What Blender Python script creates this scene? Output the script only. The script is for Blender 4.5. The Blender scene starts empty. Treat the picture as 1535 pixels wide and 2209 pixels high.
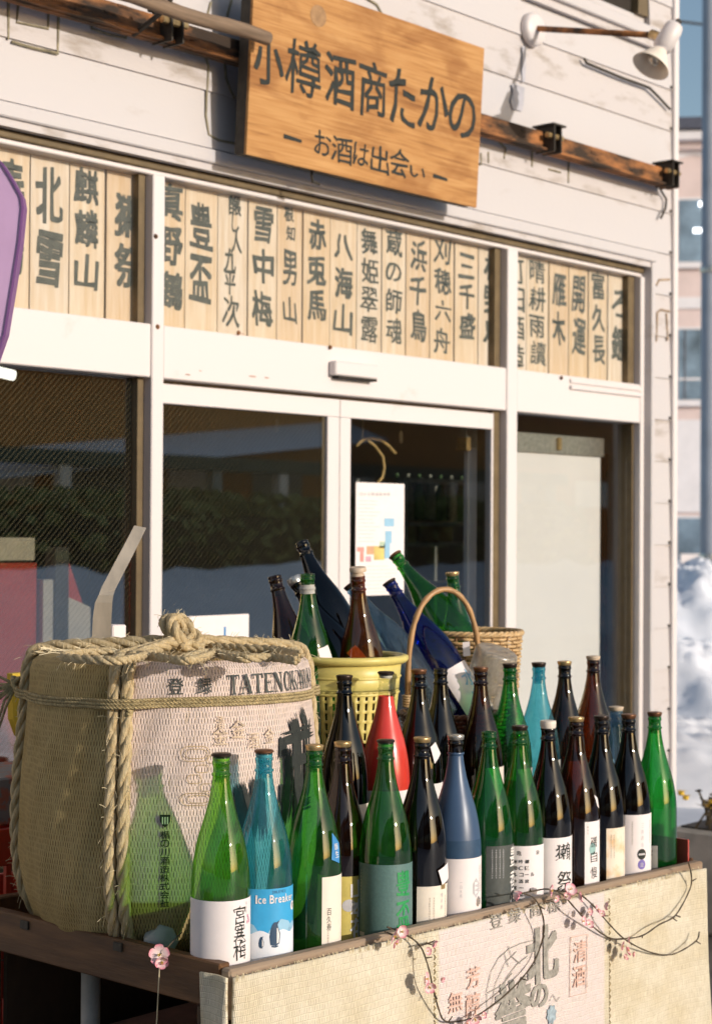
import bpy, bmesh, math, random
from math import radians as rad, sin, cos, pi, asin, sqrt
from mathutils import Vector, Matrix, noise
random.seed(7)
sc = bpy.context.scene
col = sc.collection

# ------------------------------------------------------------------ camera
F = 3750.0                                   # focal length in pixels of the 1535 x 2209 photograph
YAW, PIT, ROL = rad(41.6), rad(.65), rad(.35)
CAM = Vector((-3.43, -3.82, 1.5))
fw = Vector((cos(YAW), sin(YAW), 0)); rt = Vector((sin(YAW), -cos(YAW), 0)); up = Vector((0, 0, 1))
f2 = fw*cos(PIT)+up*sin(PIT); u2 = up*cos(PIT)-fw*sin(PIT)
R2 = rt*cos(ROL)+u2*sin(ROL); U2 = u2*cos(ROL)-rt*sin(ROL)
cd = bpy.data.cameras.new('camera'); cam = bpy.data.objects.new('camera', cd); col.objects.link(cam)
m = Matrix.Identity(4)
for i in range(3):
    m[i][0] = R2[i]; m[i][1] = U2[i]; m[i][2] = -f2[i]; m[i][3] = CAM[i]
cam.matrix_world = m
cd.sensor_fit = 'VERTICAL'; cd.sensor_height = 36; cd.lens = F/2209*36
cd.clip_start = .05; cd.clip_end = 500
cd.dof.use_dof = True; cd.dof.focus_distance = 3.25; cd.dof.aperture_fstop = 6.0
sc.camera = cam
# ------------------------------------------------------------------ light
SUN_EL = rad(13.5)
sd = Vector((.10, -.995, 0)).normalized()          # towards the sun, across the street
world = bpy.data.worlds.new('World'); sc.world = world; world.use_nodes = True
wn = world.node_tree.nodes; wl = world.node_tree.links
sky = wn.new('ShaderNodeTexSky'); sky.sky_type = 'NISHITA'; sky.sun_disc = False
sky.sun_elevation = SUN_EL; sky.sun_rotation = math.atan2(sd.x, sd.y); sky.air_density = 1.0; sky.dust_density = 1.5
bg = wn['Background']; bg.inputs[1].default_value = .145
wl.new(sky.outputs[0], bg.inputs[0])
sl = bpy.data.lights.new('sun', 'SUN'); sl.energy = 3.25; sl.angle = rad(.9); sl.color = (1, .93, .86)
so = bpy.data.objects.new('sun', sl); col.objects.link(so)
so.rotation_euler = (-(sd*cos(SUN_EL)+up*sin(SUN_EL))).to_track_quat('-Z', 'Y').to_euler()
sc.view_settings.view_transform = 'Standard'; sc.view_settings.look = 'None'
sc.view_settings.gamma = 1; sc.view_settings.use_curve_mapping = False
sc.view_settings.exposure = 0.0
sc.render.engine = 'CYCLES'
sc.cycles.max_bounces = 8; sc.cycles.transparent_max_bounces = 40; sc.cycles.glossy_bounces = 4
sc.cycles.diffuse_bounces = 4; sc.cycles.caustics_reflective = False; sc.cycles.caustics_refractive = False
sc.cycles.sample_clamp_indirect = 6; sc.cycles.use_denoising = True

# ------------------------------------------------------------------ helpers
def ray(px, py): return f2+R2*((px-767.5)/F)-U2*((py-1104.5)/F)
def P(px, py, ax, v):                        # point on a plane of the place seen at a pixel
    d = ray(px, py); i = 'xyz'.index(ax); return CAM+d*((v-CAM[i])/d[i])
def PD(px, py, z): return CAM+ray(px, py)*z
def pix(p):
    d = Vector(p)-CAM; z = d.dot(f2); return 767.5+F*d.dot(R2)/z, 1104.5-F*d.dot(U2)/z, z

class MB:
    def __init__(s): s.v = []; s.f = []; s.m = []; s.uv = {}; s.mi = 0; s.c = []
    def add(s, vs, fs, mi=None):
        o = len(s.v); s.v += [tuple(x) for x in vs]
        for q in fs: s.f.append(tuple(i+o for i in q)); s.m.append(s.mi if mi is None else mi)
        return s
    def box(s, x0, x1, y0, y1, z0, z1, b=0, M=None):
        if x1 < x0: x0, x1 = x1, x0
        if y1 < y0: y0, y1 = y1, y0
        if z1 < z0: z0, z1 = z1, z0
        if b <= 0:
            vs = [(x, y, z) for x in (x0, x1) for y in (y0, y1) for z in (z0, z1)]
            fs = [(0, 1, 3, 2), (4, 6, 7, 5), (0, 4, 5, 1), (2, 3, 7, 6), (0, 2, 6, 4), (1, 5, 7, 3)]
        else:
            b = min(b, (x1-x0)*.45, (y1-y0)*.45, (z1-z0)*.45)
            bm = bmesh.new(); bmesh.ops.create_cube(bm, size=1)
            for v in bm.verts: v.co = Vector(((x0+x1)/2+v.co.x*(x1-x0), (y0+y1)/2+v.co.y*(y1-y0), (z0+z1)/2+v.co.z*(z1-z0)))
            bmesh.ops.bevel(bm, geom=bm.edges[:], offset=b, segments=1, affect='EDGES')
            bm.verts.index_update(); vs = [v.co.copy() for v in bm.verts]; fs = [[v.index for v in f.verts] for f in bm.faces]; bm.free()
        if M is not None: vs = [M @ Vector(v) for v in vs]
        return s.add(vs, fs)
    def tube(s, path, r, n=8, cap=True, closed=False):
        path = [Vector(p) for p in path]; k = len(path)
        rs = r if isinstance(r, (list, tuple)) else [r]*k
        vs = []; nrm = None
        for i, p in enumerate(path):
            if closed: t = path[(i+1) % k]-path[i-1]
            else: t = path[min(i+1, k-1)]-path[max(i-1, 0)]
            t.normalize()
            if nrm is None:
                nrm = t.orthogonal().normalized()
            else:
                nrm = nrm-t*nrm.dot(t)
                nrm = nrm.normalized() if nrm.length > 1e-6 else t.orthogonal().normalized()
            bn = t.cross(nrm)
            for j in range(n):
                a = 2*pi*j/n; vs.append(p+(nrm*cos(a)+bn*sin(a))*rs[i])
        fs = []
        for i in range(k if closed else k-1):
            i2 = (i+1) % k
            for j in range(n): fs.append((i*n+j, i*n+(j+1) % n, i2*n+(j+1) % n, i2*n+j))
        if cap and not closed:
            fs.append(tuple(range(n))[::-1]); fs.append(tuple((k-1)*n+j for j in range(n)))
        return s.add(vs, fs)
    def lathe(s, prof, n=40, c=(0, 0, 0), M=None, cap0=False, cap1=False, closed=False):
        vs = []; fs = []; k = len(prof)
        for r, z in prof:
            for j in range(n):
                a = 2*pi*j/n; vs.append(Vector((c[0]+r*cos(a), c[1]+r*sin(a), c[2]+z)))
        for i in range(k if closed else k-1):
            i2 = (i+1) % k
            for j in range(n): fs.append((i*n+j, i*n+(j+1) % n, i2*n+(j+1) % n, i2*n+j))
        if cap0: fs.append(tuple(range(n))[::-1])
        if cap1: fs.append(tuple((k-1)*n+j for j in range(n)))
        if M is not None: vs = [M @ v for v in vs]
        return s.add(vs, fs)
    def prism(s, pts, vec):                  # polygon in space pushed along vec
        pts = [Vector(p) for p in pts]; vec = Vector(vec); n = len(pts)
        vs = pts+[p+vec for p in pts]
        fs = [tuple(range(n))[::-1], tuple(range(n, 2*n))]+[(i, (i+1) % n, n+(i+1) % n, n+i) for i in range(n)]
        return s.add(vs, fs)
    def build(s, name, mats, parent=None, smooth=False, loc=None, angle=None):
        me = bpy.data.meshes.new(name); me.from_pydata(s.v, [], s.f)
        if not isinstance(mats, (list, tuple)): mats = [mats]
        for x in mats: me.materials.append(x)
        if len(mats) > 1: me.polygons.foreach_set('material_index', s.m)
        bm = bmesh.new(); bm.from_mesh(me); bmesh.ops.recalc_face_normals(bm, faces=bm.faces[:]); bm.to_mesh(me); bm.free()
        if smooth:
            me.polygons.foreach_set('use_smooth', [True]*len(me.polygons))
            if angle: me.set_sharp_from_angle(angle=rad(angle))
        return link(name, me, parent)

def link(name, me, parent=None):
    o = bpy.data.objects.new(name, me); col.objects.link(o)
    if parent is not None:
        o.parent = parent
        o.matrix_parent_inverse = parent_world(parent).inverted()
    return o
def parent_world(p):
    M = p.matrix_basis.copy()
    if p.parent: M = parent_world(p.parent) @ p.matrix_parent_inverse @ M
    return M
def tag(o, label=None, cat=None, group=None, kind=None):
    if label: o['label'] = label
    if cat: o['category'] = cat
    if group: o['group'] = group
    if kind: o['kind'] = kind
    return o
def empty(name, loc, label=None, cat=None, group=None, M=None):
    o = bpy.data.objects.new(name, None); col.objects.link(o); o.empty_display_size = .1
    if M is not None: o.matrix_basis = M
    else: o.location = loc
    return tag(o, label, cat, group)

# ------------------------------------------------------------------ materials
def N(nt, t, **k):
    n = nt.nodes.new(t)
    for a, b in k.items(): setattr(n, a, b)
    return n
def newmat(name):
    mt = bpy.data.materials.new(name); mt.use_nodes = True
    return mt, mt.node_tree, mt.node_tree.nodes['Principled BSDF']
def pm(name, c, rough=.6, var=.18, scale=12, stretch=(1, 1, 1), c2=None, bump=0, bscale=None, metal=0, spec=.35, detail=4, thr=None, coord='Object', coat=0, trans=0, alpha=1):
    """painted / natural surface: base colour broken by noise, fine relief"""
    mt, nt, b = newmat(name)
    tc = N(nt, 'ShaderNodeTexCoord'); mp = N(nt, 'ShaderNodeMapping'); mp.inputs['Scale'].default_value = stretch
    nt.links.new(tc.outputs[coord], mp.inputs[0])
    nz = N(nt, 'ShaderNodeTexNoise'); nz.inputs['Scale'].default_value = scale; nz.inputs['Detail'].default_value = detail; nz.inputs['Roughness'].default_value = .6
    nt.links.new(mp.outputs[0], nz.inputs['Vector'])
    cr = N(nt, 'ShaderNodeValToRGB'); e = cr.color_ramp.elements
    if c2 is None: c2 = tuple(max(0, x*(1-var*1.6)) for x in c); c1 = tuple(min(1, x*(1+var*.5)) for x in c)
    else: c1 = c
    e[0].color = (*c2, 1); e[1].color = (*c1, 1)
    e[0].position, e[1].position = thr or (.3, .68)
    nt.links.new(nz.outputs[0], cr.inputs[0]); nt.links.new(cr.outputs[0], b.inputs['Base Color'])
    b.inputs['Roughness'].default_value = rough; b.inputs['Metallic'].default_value = metal
    b.inputs['Specular IOR Level'].default_value = spec; b.inputs['Coat Weight'].default_value = coat; b.inputs['Coat Roughness'].default_value = .08
    if bump:
        n2 = N(nt, 'ShaderNodeTexNoise'); n2.inputs['Scale'].default_value = bscale or scale*4; n2.inputs['Detail'].default_value = 5
        nt.links.new(mp.outputs[0], n2.inputs['Vector'])
        bp = N(nt, 'ShaderNodeBump'); bp.inputs['Strength'].default_value = bump; bp.inputs['Distance'].default_value = .004
        nt.links.new(n2.outputs[0], bp.inputs['Height']); nt.links.new(bp.outputs[0], b.inputs['Normal'])
    return mt
def glass(name, c, edge=3.4, rough=.015, haze=0, hcol=(.5, .5, .5)):
    """thin coloured glass wall: tinted transmission, longer path at the rim, mirror reflection by angle"""
    mt, nt, b = newmat(name); nt.nodes.remove(b)
    out = nt.nodes['Material Output']
    lw = N(nt, 'ShaderNodeLayerWeight'); lw.inputs[0].default_value = .5
    cosv = N(nt, 'ShaderNodeMath', operation='SUBTRACT'); cosv.inputs[0].default_value = 1
    nt.links.new(lw.outputs['Facing'], cosv.inputs[1])
    p5 = N(nt, 'ShaderNodeMath', operation='POWER'); p5.inputs[1].default_value = 5; nt.links.new(lw.outputs['Facing'], p5.inputs[0])
    fr = N(nt, 'ShaderNodeMath', operation='MULTIPLY_ADD'); fr.inputs[1].default_value = .90; fr.inputs[2].default_value = .07; nt.links.new(p5.outputs[0], fr.inputs[0])
    e3 = N(nt, 'ShaderNodeMath', operation='POWER'); e3.inputs[1].default_value = 2.2; nt.links.new(lw.outputs['Facing'], e3.inputs[0])
    mx = N(nt, 'ShaderNodeMix', data_type='RGBA')
    mx.inputs['A'].default_value = (*c, 1); mx.inputs['B'].default_value = (*[x**edge for x in c], 1)
    nt.links.new(e3.outputs[0], mx.inputs['Factor'])
    tr = N(nt, 'ShaderNodeBsdfTransparent'); nt.links.new(mx.outputs['Result'], tr.inputs[0])
    base = tr
    if haze:
        df = N(nt, 'ShaderNodeBsdfDiffuse'); df.inputs[0].default_value = (*hcol, 1)
        tl = N(nt, 'ShaderNodeBsdfTranslucent'); tl.inputs[0].default_value = (*hcol, 1)
        a = N(nt, 'ShaderNodeMixShader'); a.inputs[0].default_value = .5; nt.links.new(df.outputs[0], a.inputs[1]); nt.links.new(tl.outputs[0], a.inputs[2])
        b2 = N(nt, 'ShaderNodeMixShader')
        tc = N(nt, 'ShaderNodeTexCoord'); dn = N(nt, 'ShaderNodeTexNoise'); dn.inputs['Scale'].default_value = 34; dn.inputs['Detail'].default_value = 8; dn.inputs['Roughness'].default_value = .7
        mp = N(nt, 'ShaderNodeMapping'); mp.inputs['Scale'].default_value = (1, 1, .45); nt.links.new(tc.outputs['Object'], mp.inputs[0]); nt.links.new(mp.outputs[0], dn.inputs['Vector'])
        mr = N(nt, 'ShaderNodeMapRange'); mr.inputs[1].default_value = .35; mr.inputs[2].default_value = .7; mr.inputs[3].default_value = haze*.45; mr.inputs[4].default_value = haze*2.1
        nt.links.new(dn.outputs[0], mr.inputs[0]); nt.links.new(mr.outputs[0], b2.inputs[0])
        nt.links.new(tr.outputs[0], b2.inputs[1]); nt.links.new(a.outputs[0], b2.inputs[2]); base = b2
    gl = N(nt, 'ShaderNodeBsdfGlossy'); gl.inputs['Roughness'].default_value = rough
    ms = N(nt, 'ShaderNodeMixShader'); nt.links.new(fr.outputs[0], ms.inputs[0]); nt.links.new(base.outputs[0], ms.inputs[1]); nt.links.new(gl.outputs[0], ms.inputs[2])
    nt.links.new(ms.outputs[0], out.inputs[0])
    return mt
def wired_glass(name, c, pitch=.0135, wire=.22, refl=.09):
    """shop window glass with the diagonal wire cast into it"""
    mt = glass(name, c, 1.3); nt = mt.node_tree; out = nt.nodes['Material Output']; src = out.inputs[0].links[0].from_socket
    for n in nt.nodes:
        if n.type == 'MATH' and n.operation == 'MULTIPLY_ADD': n.inputs[2].default_value = refl
    if wire:
        tc = N(nt, 'ShaderNodeTexCoord'); sp = N(nt, 'ShaderNodeSeparateXYZ'); nt.links.new(tc.outputs['Object'], sp.inputs[0])
        ad = N(nt, 'ShaderNodeMath', operation='SUBTRACT'); nt.links.new(sp.outputs[0], ad.inputs[0]); nt.links.new(sp.outputs[2], ad.inputs[1])
        sc_ = N(nt, 'ShaderNodeMath', operation='MULTIPLY'); sc_.inputs[1].default_value = 1/(pitch*1.414); nt.links.new(ad.outputs[0], sc_.inputs[0])
        fr = N(nt, 'ShaderNodeMath', operation='FRACT'); nt.links.new(sc_.outputs[0], fr.inputs[0])
        lt = N(nt, 'ShaderNodeMath', operation='LESS_THAN'); lt.inputs[1].default_value = .34; nt.links.new(fr.outputs[0], lt.inputs[0])
        ge = N(nt, 'ShaderNodeNewGeometry'); gs = N(nt, 'ShaderNodeSeparateXYZ'); nt.links.new(ge.outputs['True Normal'], gs.inputs[0])
        fo = N(nt, 'ShaderNodeMath', operation='GREATER_THAN'); fo.inputs[1].default_value = -.5; nt.links.new(gs.outputs[1], fo.inputs[0])
        iv = N(nt, 'ShaderNodeMath', operation='MULTIPLY_ADD'); iv.inputs[1].default_value = -wire; iv.inputs[2].default_value = wire; nt.links.new(fo.outputs[0], iv.inputs[0])
        mu = N(nt, 'ShaderNodeMath', operation='MULTIPLY'); nt.links.new(iv.outputs[0], mu.inputs[1]); nt.links.new(lt.outputs[0], mu.inputs[0])
        df = N(nt, 'ShaderNodeBsdfDiffuse'); df.inputs[0].default_value = (.30, .265, .17, 1)
        ms = N(nt, 'ShaderNodeMixShader'); nt.links.new(mu.outputs[0], ms.inputs[0]); nt.links.new(src, ms.inputs[1]); nt.links.new(df.outputs[0], ms.inputs[2])
        nt.links.new(ms.outputs[0], out.inputs[0])
    return mt
def weave(name, c, cdark, w, h, gap, cre=.3, bump=.8, print_col=None, pr=None):
    """straw stitched in rows: uv in metres; slits between the straws, printed area keeps the relief"""
    mt, nt, b = newmat(name)
    uv = N(nt, 'ShaderNodeUVMap'); uv.uv_map = 'UVMap'
    wob = N(nt, 'ShaderNodeTexNoise'); wob.inputs['Scale'].default_value = 14; nt.links.new(uv.outputs[0], wob.inputs['Vector'])
    wv = N(nt, 'ShaderNodeVectorMath', operation='MULTIPLY_ADD'); wv.inputs[1].default_value = (.006, .008, 0)
    nt.links.new(wob.outputs['Color'], wv.inputs[0]); nt.links.new(uv.outputs[0], wv.inputs[2])
    def mth(op, x, y=None, z=None):
        q = N(nt, 'ShaderNodeMath', operation=op)
        for i, v in enumerate((x, y, z)):
            if v is None: continue
            if isinstance(v, (int, float)): q.inputs[i].default_value = v
            else: nt.links.new(v, q.inputs[i])
        return q.outputs[0]
    def ramp(v, lo, hi):
        q = N(nt, 'ShaderNodeMapRange', interpolation_type='SMOOTHSTEP'); q.inputs[1].default_value = lo; q.inputs[2].default_value = hi; nt.links.new(v, q.inputs[0]); return q.outputs[0]
    sxy = N(nt, 'ShaderNodeSeparateXYZ'); nt.links.new(wv.outputs[0], sxy.inputs[0])
    vrow = mth('DIVIDE', sxy.outputs[1], h); row = mth('FLOOR', vrow); fv = mth('ABSOLUTE', mth('SUBTRACT', mth('FRACT', vrow), .5))
    fu = mth('ABSOLUTE', mth('SUBTRACT', mth('FRACT', mth('MULTIPLY_ADD', row, .5, mth('DIVIDE', sxy.outputs[0], w))), .5))
    slit = mth('MULTIPLY', ramp(fu, gap+.16, gap*.4), ramp(fv, .5, .22))
    crease = ramp(fv, .36, .5)
    wv2 = N(nt, 'ShaderNodeTexNoise'); wv2.inputs['Scale'].default_value = 60; nt.links.new(uv.outputs[0], wv2.inputs['Vector'])
    sl2 = mth('MULTIPLY', slit, ramp(wv2.outputs[0], .30, .55))
    dark = mth('MINIMUM', mth('MULTIPLY_ADD', crease, cre, sl2), 1.0)
    br = N(nt, 'ShaderNodeMix', data_type='RGBA'); br.inputs['A'].default_value = (*c, 1); br.inputs['B'].default_value = (*cdark, 1); nt.links.new(dark, br.inputs['Factor'])
    fib = N(nt, 'ShaderNodeTexNoise'); fib.inputs['Scale'].default_value = 1; fib.inputs['Detail'].default_value = 4
    mp = N(nt, 'ShaderNodeMapping'); mp.inputs['Scale'].default_value = (420, 34, 1); nt.links.new(uv.outputs[0], mp.inputs[0]); nt.links.new(mp.outputs[0], fib.inputs['Vector'])
    mx = N(nt, 'ShaderNodeMix', data_type='RGBA', blend_type='MULTIPLY'); mx.inputs['Factor'].default_value = .55
    cr = N(nt, 'ShaderNodeValToRGB'); cr.color_ramp.elements[0].position = .3; cr.color_ramp.elements[0].color = (.72, .67, .58, 1); cr.color_ramp.elements[1].position = .60; cr.color_ramp.elements[1].color = (1, 1, 1, 1)
    nt.links.new(fib.outputs[0], cr.inputs[0]); nt.links.new(br.outputs['Result'], mx.inputs['A']); nt.links.new(cr.outputs[0], mx.inputs['B'])
    big = N(nt, 'ShaderNodeTexNoise'); big.inputs['Scale'].default_value = 9; big.inputs['Detail'].default_value = 5; nt.links.new(uv.outputs[0], big.inputs['Vector'])
    cb = N(nt, 'ShaderNodeValToRGB'); cb.color_ramp.elements[0].position = .35; cb.color_ramp.elements[0].color = (.86, .82, .72, 1); cb.color_ramp.elements[1].position = .6; cb.color_ramp.elements[1].color = (1, 1, 1, 1)
    nt.links.new(big.outputs[0], cb.inputs[0])
    m2 = N(nt, 'ShaderNodeMix', data_type='RGBA', blend_type='MULTIPLY'); m2.inputs['Factor'].default_value = .8
    nt.links.new(mx.outputs['Result'], m2.inputs['A']); nt.links.new(cb.outputs[0], m2.inputs['B'])
    res = m2.outputs['Result']
    if print_col:
        sp = N(nt, 'ShaderNodeSeparateXYZ'); nt.links.new(uv.outputs[0], sp.inputs[0])
        def step(sock, lo, hi):
            mr = N(nt, 'ShaderNodeMapRange'); mr.inputs[1].default_value = lo; mr.inputs[2].default_value = hi; nt.links.new(sock, mr.inputs[0]); return mr.outputs[0]
        fac = None
        for sock, lo, hi in ((sp.outputs[0], pr[0], pr[0]+.008), (sp.outputs[0], pr[1], pr[1]-.008), (sp.outputs[1], pr[2], pr[2]+.006), (sp.outputs[1], pr[3], pr[3]-.006)):
            s_ = step(sock, lo, hi)
            if fac is None: fac = s_
            else:
                mm = N(nt, 'ShaderNodeMath', operation='MULTIPLY'); nt.links.new(fac, mm.inputs[0]); nt.links.new(s_, mm.inputs[1]); fac = mm.outputs[0]
        # paint stays out of the slits and wears off in places
        f3 = N(nt, 'ShaderNodeMath', operation='MULTIPLY_ADD'); f3.inputs[1].default_value = -.55; f3.inputs[2].default_value = .92
        nt.links.new(dark, f3.inputs[0])
        f4 = N(nt, 'ShaderNodeMath', operation='MULTIPLY'); nt.links.new(f3.outputs[0], f4.inputs[0]); nt.links.new(fac, f4.inputs[1])
        wr = N(nt, 'ShaderNodeMapRange'); wr.inputs[1].default_value = .28; wr.inputs[2].default_value = .42; wr.inputs[3].default_value = .35; nt.links.new(fib.outputs[0], wr.inputs[0])
        f5 = N(nt, 'ShaderNodeMath', operation='MULTIPLY'); nt.links.new(f4.outputs[0], f5.inputs[0]); nt.links.new(wr.outputs[0], f5.inputs[1])
        m3 = N(nt, 'ShaderNodeMix', data_type='RGBA'); m3.inputs['B'].default_value = (*print_col, 1)
        nt.links.new(f5.outputs[0], m3.inputs['Factor']); nt.links.new(res, m3.inputs['A']); res = m3.outputs['Result']
    nt.links.new(res, b.inputs['Base Color'])
    b.inputs['Roughness'].default_value = .72; b.inputs['Specular IOR Level'].default_value = .3
    ad = N(nt, 'ShaderNodeMath', operation='MULTIPLY_ADD'); ad.inputs[1].default_value = -1.0; nt.links.new(mth('MULTIPLY_ADD', crease, cre*1.6, slit), ad.inputs[0])
    sm = N(nt, 'ShaderNodeMath', operation='MULTIPLY'); sm.inputs[1].default_value = .5; nt.links.new(fib.outputs[0], sm.inputs[0]); nt.links.new(sm.outputs[0], ad.inputs[2])
    bp = N(nt, 'ShaderNodeBump'); bp.inputs['Strength'].default_value = bump; bp.inputs['Distance'].default_value = .004
    nt.links.new(ad.outputs[0], bp.inputs['Height']); nt.links.new(bp.outputs[0], b.inputs['Normal'])
    return mt
def emit(name, c, s):
    mt, nt, b = newmat(name); b.inputs['Base Color'].default_value = (*c, 1)
    b.inputs['Emission Color'].default_value = (*c, 1); b.inputs['Emission Strength'].default_value = s
    return mt

M = {}
M['siding'] = pm('siding paint', (.545, .515, .512), .55, .05, 3, c2=(.43, .38, .35), bump=.15, bscale=60, stretch=(1, 1, 2.5), thr=(.25, .42), detail=7)
M['siding_dirty'] = pm('siding paint grimy', (.54, .50, .49), .6, .05, 5, c2=(.35, .30, .26), bump=.2, bscale=50, thr=(.30, .47), stretch=(1, 1, 3), detail=8)
M['frame'] = pm('cream frame paint', (.70, .645, .63), .42, .03, 4, c2=(.56, .48, .42), spec=.4, thr=(.22, .38), detail=8)
M['bronze'] = pm('bronze stop', (.16, .115, .06), .5, .15, 20)
M['gap'] = pm('dark joint', (.03, .024, .018), .9)
M['sign'] = None
M['ink'] = pm('black ink', (.028, .032, .028), .75, .2, 60)
M['ink_grey'] = pm('worn ink', (.095, .10, .09), .8, .3, 40, c2=(.05, .055, .05))
M['ink_board'] = pm('brush ink on boards', (.115, .118, .105), .8, .3, 30, c2=(.06, .065, .058))
M['ink_fade'] = pm('faded grey ink', (.36, .335, .29), .8, .3, 90)
M['ink_orange'] = pm('faded vermilion ink', (.70, .46, .37), .8, .15, 90)
M['ink_ochre'] = pm('ochre ink', (.55, .40, .22), .8, .3, 90)
M['ink_blue'] = pm('blue grey ink', (.36, .45, .50), .8, .3, 90)
M['rust'] = pm('rusty steel', (.42, .17, .055), .8, .3, 9, c2=(.040, .024, .014), bump=.6, bscale=90, stretch=(.5, 1, 1.6), thr=(.43, .66))
M['iron'] = pm('black iron', (.045, .036, .026), .6, .3, 30, bump=.3)
M['pole_wood'] = pm('grey weathered wood', (.30, .21, .14), .8, .3, 9, stretch=(.3, 4, 4), c2=(.11, .075, .05), bump=.4)
M['rail'] = pm('dark oiled timber', (.17, .08, .032), .6, .3, 8, stretch=(4, .5, 4), c2=(.06, .028, .012), bump=.35, bscale=40)
M['rimwood'] = pm('worn timber rim', (.38, .29, .21), .65, .3, 7, stretch=(.25, 5, 5), c2=(.25, .165, .10), bump=.2, bscale=40)
M['darkwood'] = pm('dark timber', (.075, .045, .025), .7, .3, 10, stretch=(1, 1, .4), bump=.3)
M['plank'] = pm('rough plank', (.28, .20, .12), .8, .3, 10, stretch=(.4, 3, 3), bump=.4)
M['rope'] = pm('straw rope', (.60, .48, .29), .85, .25, 160, c2=(.40, .29, .14), stretch=(1, 1, .25), bump=.9, bscale=260)
M['cord'] = pm('hemp cord', (.50, .39, .20), .85, .3, 120, bump=.8, bscale=400)
M['fibre'] = pm('straw fibre', (.72, .60, .38), .7, .2, 30)
M['capdark'] = pm('dark crimp cap', (.05, .033, .025), .35, .3, 60, metal=.6)
M['capbrown'] = pm('brown crimp cap', (.19, .085, .04), .4, .3, 60, metal=.5)
M['capgold'] = pm('gold crimp cap', (.62, .43, .20), .35, .25, 60, metal=.7)
M['capsilver'] = pm('silver crimp cap', (.62, .60, .55), .3, .2, 60, metal=.8)
M['captan'] = pm('tan stopper', (.60, .47, .34), .5, .15, 40)
M['capwhite'] = pm('pale stopper', (.74, .66, .56), .5, .1, 40)
M['plug'] = pm('white plastic plug', (.75, .72, .66), .4, .1, 40)
M['lab_white'] = pm('white label paper', (.82, .745, .725), .6, .03, 30)
M['lab_cream'] = pm('cream label paper', (.80, .71, .60), .6, .05, 30)
M['lab_ice'] = pm('sky blue label', (.045, .36, .66), .5, .06, 30)
M['lab_yellow'] = pm('mustard label', (.62, .50, .13), .55, .1, 40)
M['lab_teal'] = pm('slate green label', (.11, .20, .185), .5, .1, 200)
M['lab_char'] = pm('charcoal label', (.075, .083, .075), .55, .1, 100)
M['lab_marble'] = pm('marbled label', (.78, .68, .55), .55, .1, 25, c2=(.72, .45, .20), thr=(.30, .56))
M['lab_green'] = pm('bright green ink', (.03, .30, .09), .35, .1, 50)
M['lab_blue'] = pm('blue tag', (.05, .24, .52), .5, .1, 40)
M['lab_grey'] = pm('grey label', (.42, .40, .36), .6, .1, 60)
M['ink_purple'] = pm('purple ink', (.20, .16, .45), .6, .1, 60)
M['ink_pink'] = pm('pink ink', (.62, .25, .38), .6, .1, 60)
M['ink_pale'] = pm('pale grey ink', (.55, .53, .54), .6, .1, 60)
M['ink_white'] = pm('white ink', (.80, .76, .72), .6, .03, 60)
M['ink_tealw'] = pm('teal ink', (.30, .48, .45), .6, .1, 60)
M['paleblue'] = pm('pale blue ink', (.30, .52, .68), .6, .05, 60)
M['iceground'] = pm('white blue ink', (.72, .75, .80), .6, .03, 60)
M['navyink'] = pm('navy ink', (.03, .07, .13), .5, .1, 60)
G = {}
G['green1'] = glass('light green glass', (.46, .76, .17), haze=.10, hcol=(.26, .58, .06))
G['green'] = glass('bottle green glass', (.24, .62, .18), haze=0.12, hcol=(0.05, 0.36, 0.05))
G['green2'] = glass('emerald green glass', (.12, .58, .18), haze=0.12, hcol=(0.03, 0.4, 0.07))
G['dgreen'] = glass('dark green glass', (.075, .25, .055), haze=0.1, hcol=(0.05, 0.25, 0.04))
G['brown'] = glass('brown glass', (.25, .09, .03), haze=0.06, hcol=(0.2, 0.06, 0.015))
G['dbrown'] = glass('dark brown glass', (.085, .036, .017), haze=0.04, hcol=(0.08, 0.03, 0.012))
G['amber'] = glass('amber brown glass', (.42, .15, .035), haze=0.1, hcol=(0.45, 0.15, 0.03))
G['black'] = glass('near black glass', (.022, .025, .022))
G['teal'] = glass('teal blue glass', (.32, .74, .82), haze=0.14, hcol=(0.1, 0.48, 0.58))
G['lblue'] = glass('pale blue glass', (.50, .70, .82), haze=0.1, hcol=(0.45, 0.62, 0.75))
G['blue'] = glass('cobalt blue glass', (.02, .055, .42), haze=0.1, hcol=(0.01, 0.04, 0.5))
G['clear'] = glass('clear glass', (.90, .90, .84), 1.6)
G['red'] = pm('red liquor behind glass', (.62, .045, .03), .3, .05, 20, coat=.6)
G['navy'] = pm('satin navy coating', (.045, .085, .16), .36, .05, 20, spec=.5)
G['frost'] = glass('frosted glass', (.80, .80, .76), 1.2, .3, .35, (.62, .60, .55))
M['pane'] = wired_glass('clear shop glass', (.975, .98, .96), wire=0, refl=.10)
M['pane_transom'] = wired_glass('transom glass', (.975, .975, .96), wire=0, refl=.025)
M['pane_wired'] = wired_glass('wired shop glass', (.94, .95, .91), wire=.065, refl=.30)
M['pane_upper'] = wired_glass('upper window glass', (.5, .55, .6), wire=0, refl=.3)
M['snow'] = pm('snow', (.90, .90, .93), .7, .05, 3, c2=(.80, .82, .87), bump=.5, bscale=12)
M['snow_dirty'] = pm('trodden snow', (.84, .84, .87), .75, .1, 1.6, c2=(.62, .62, .65), bump=.6, bscale=9)
M['pavement'] = pm('wet pavement', (.14, .12, .105), .6, .3, 4, bump=.4, bscale=60)
M['concrete'] = pm('concrete', (.52, .48, .43), .8, .2, 8, bump=.4, bscale=60)

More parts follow.
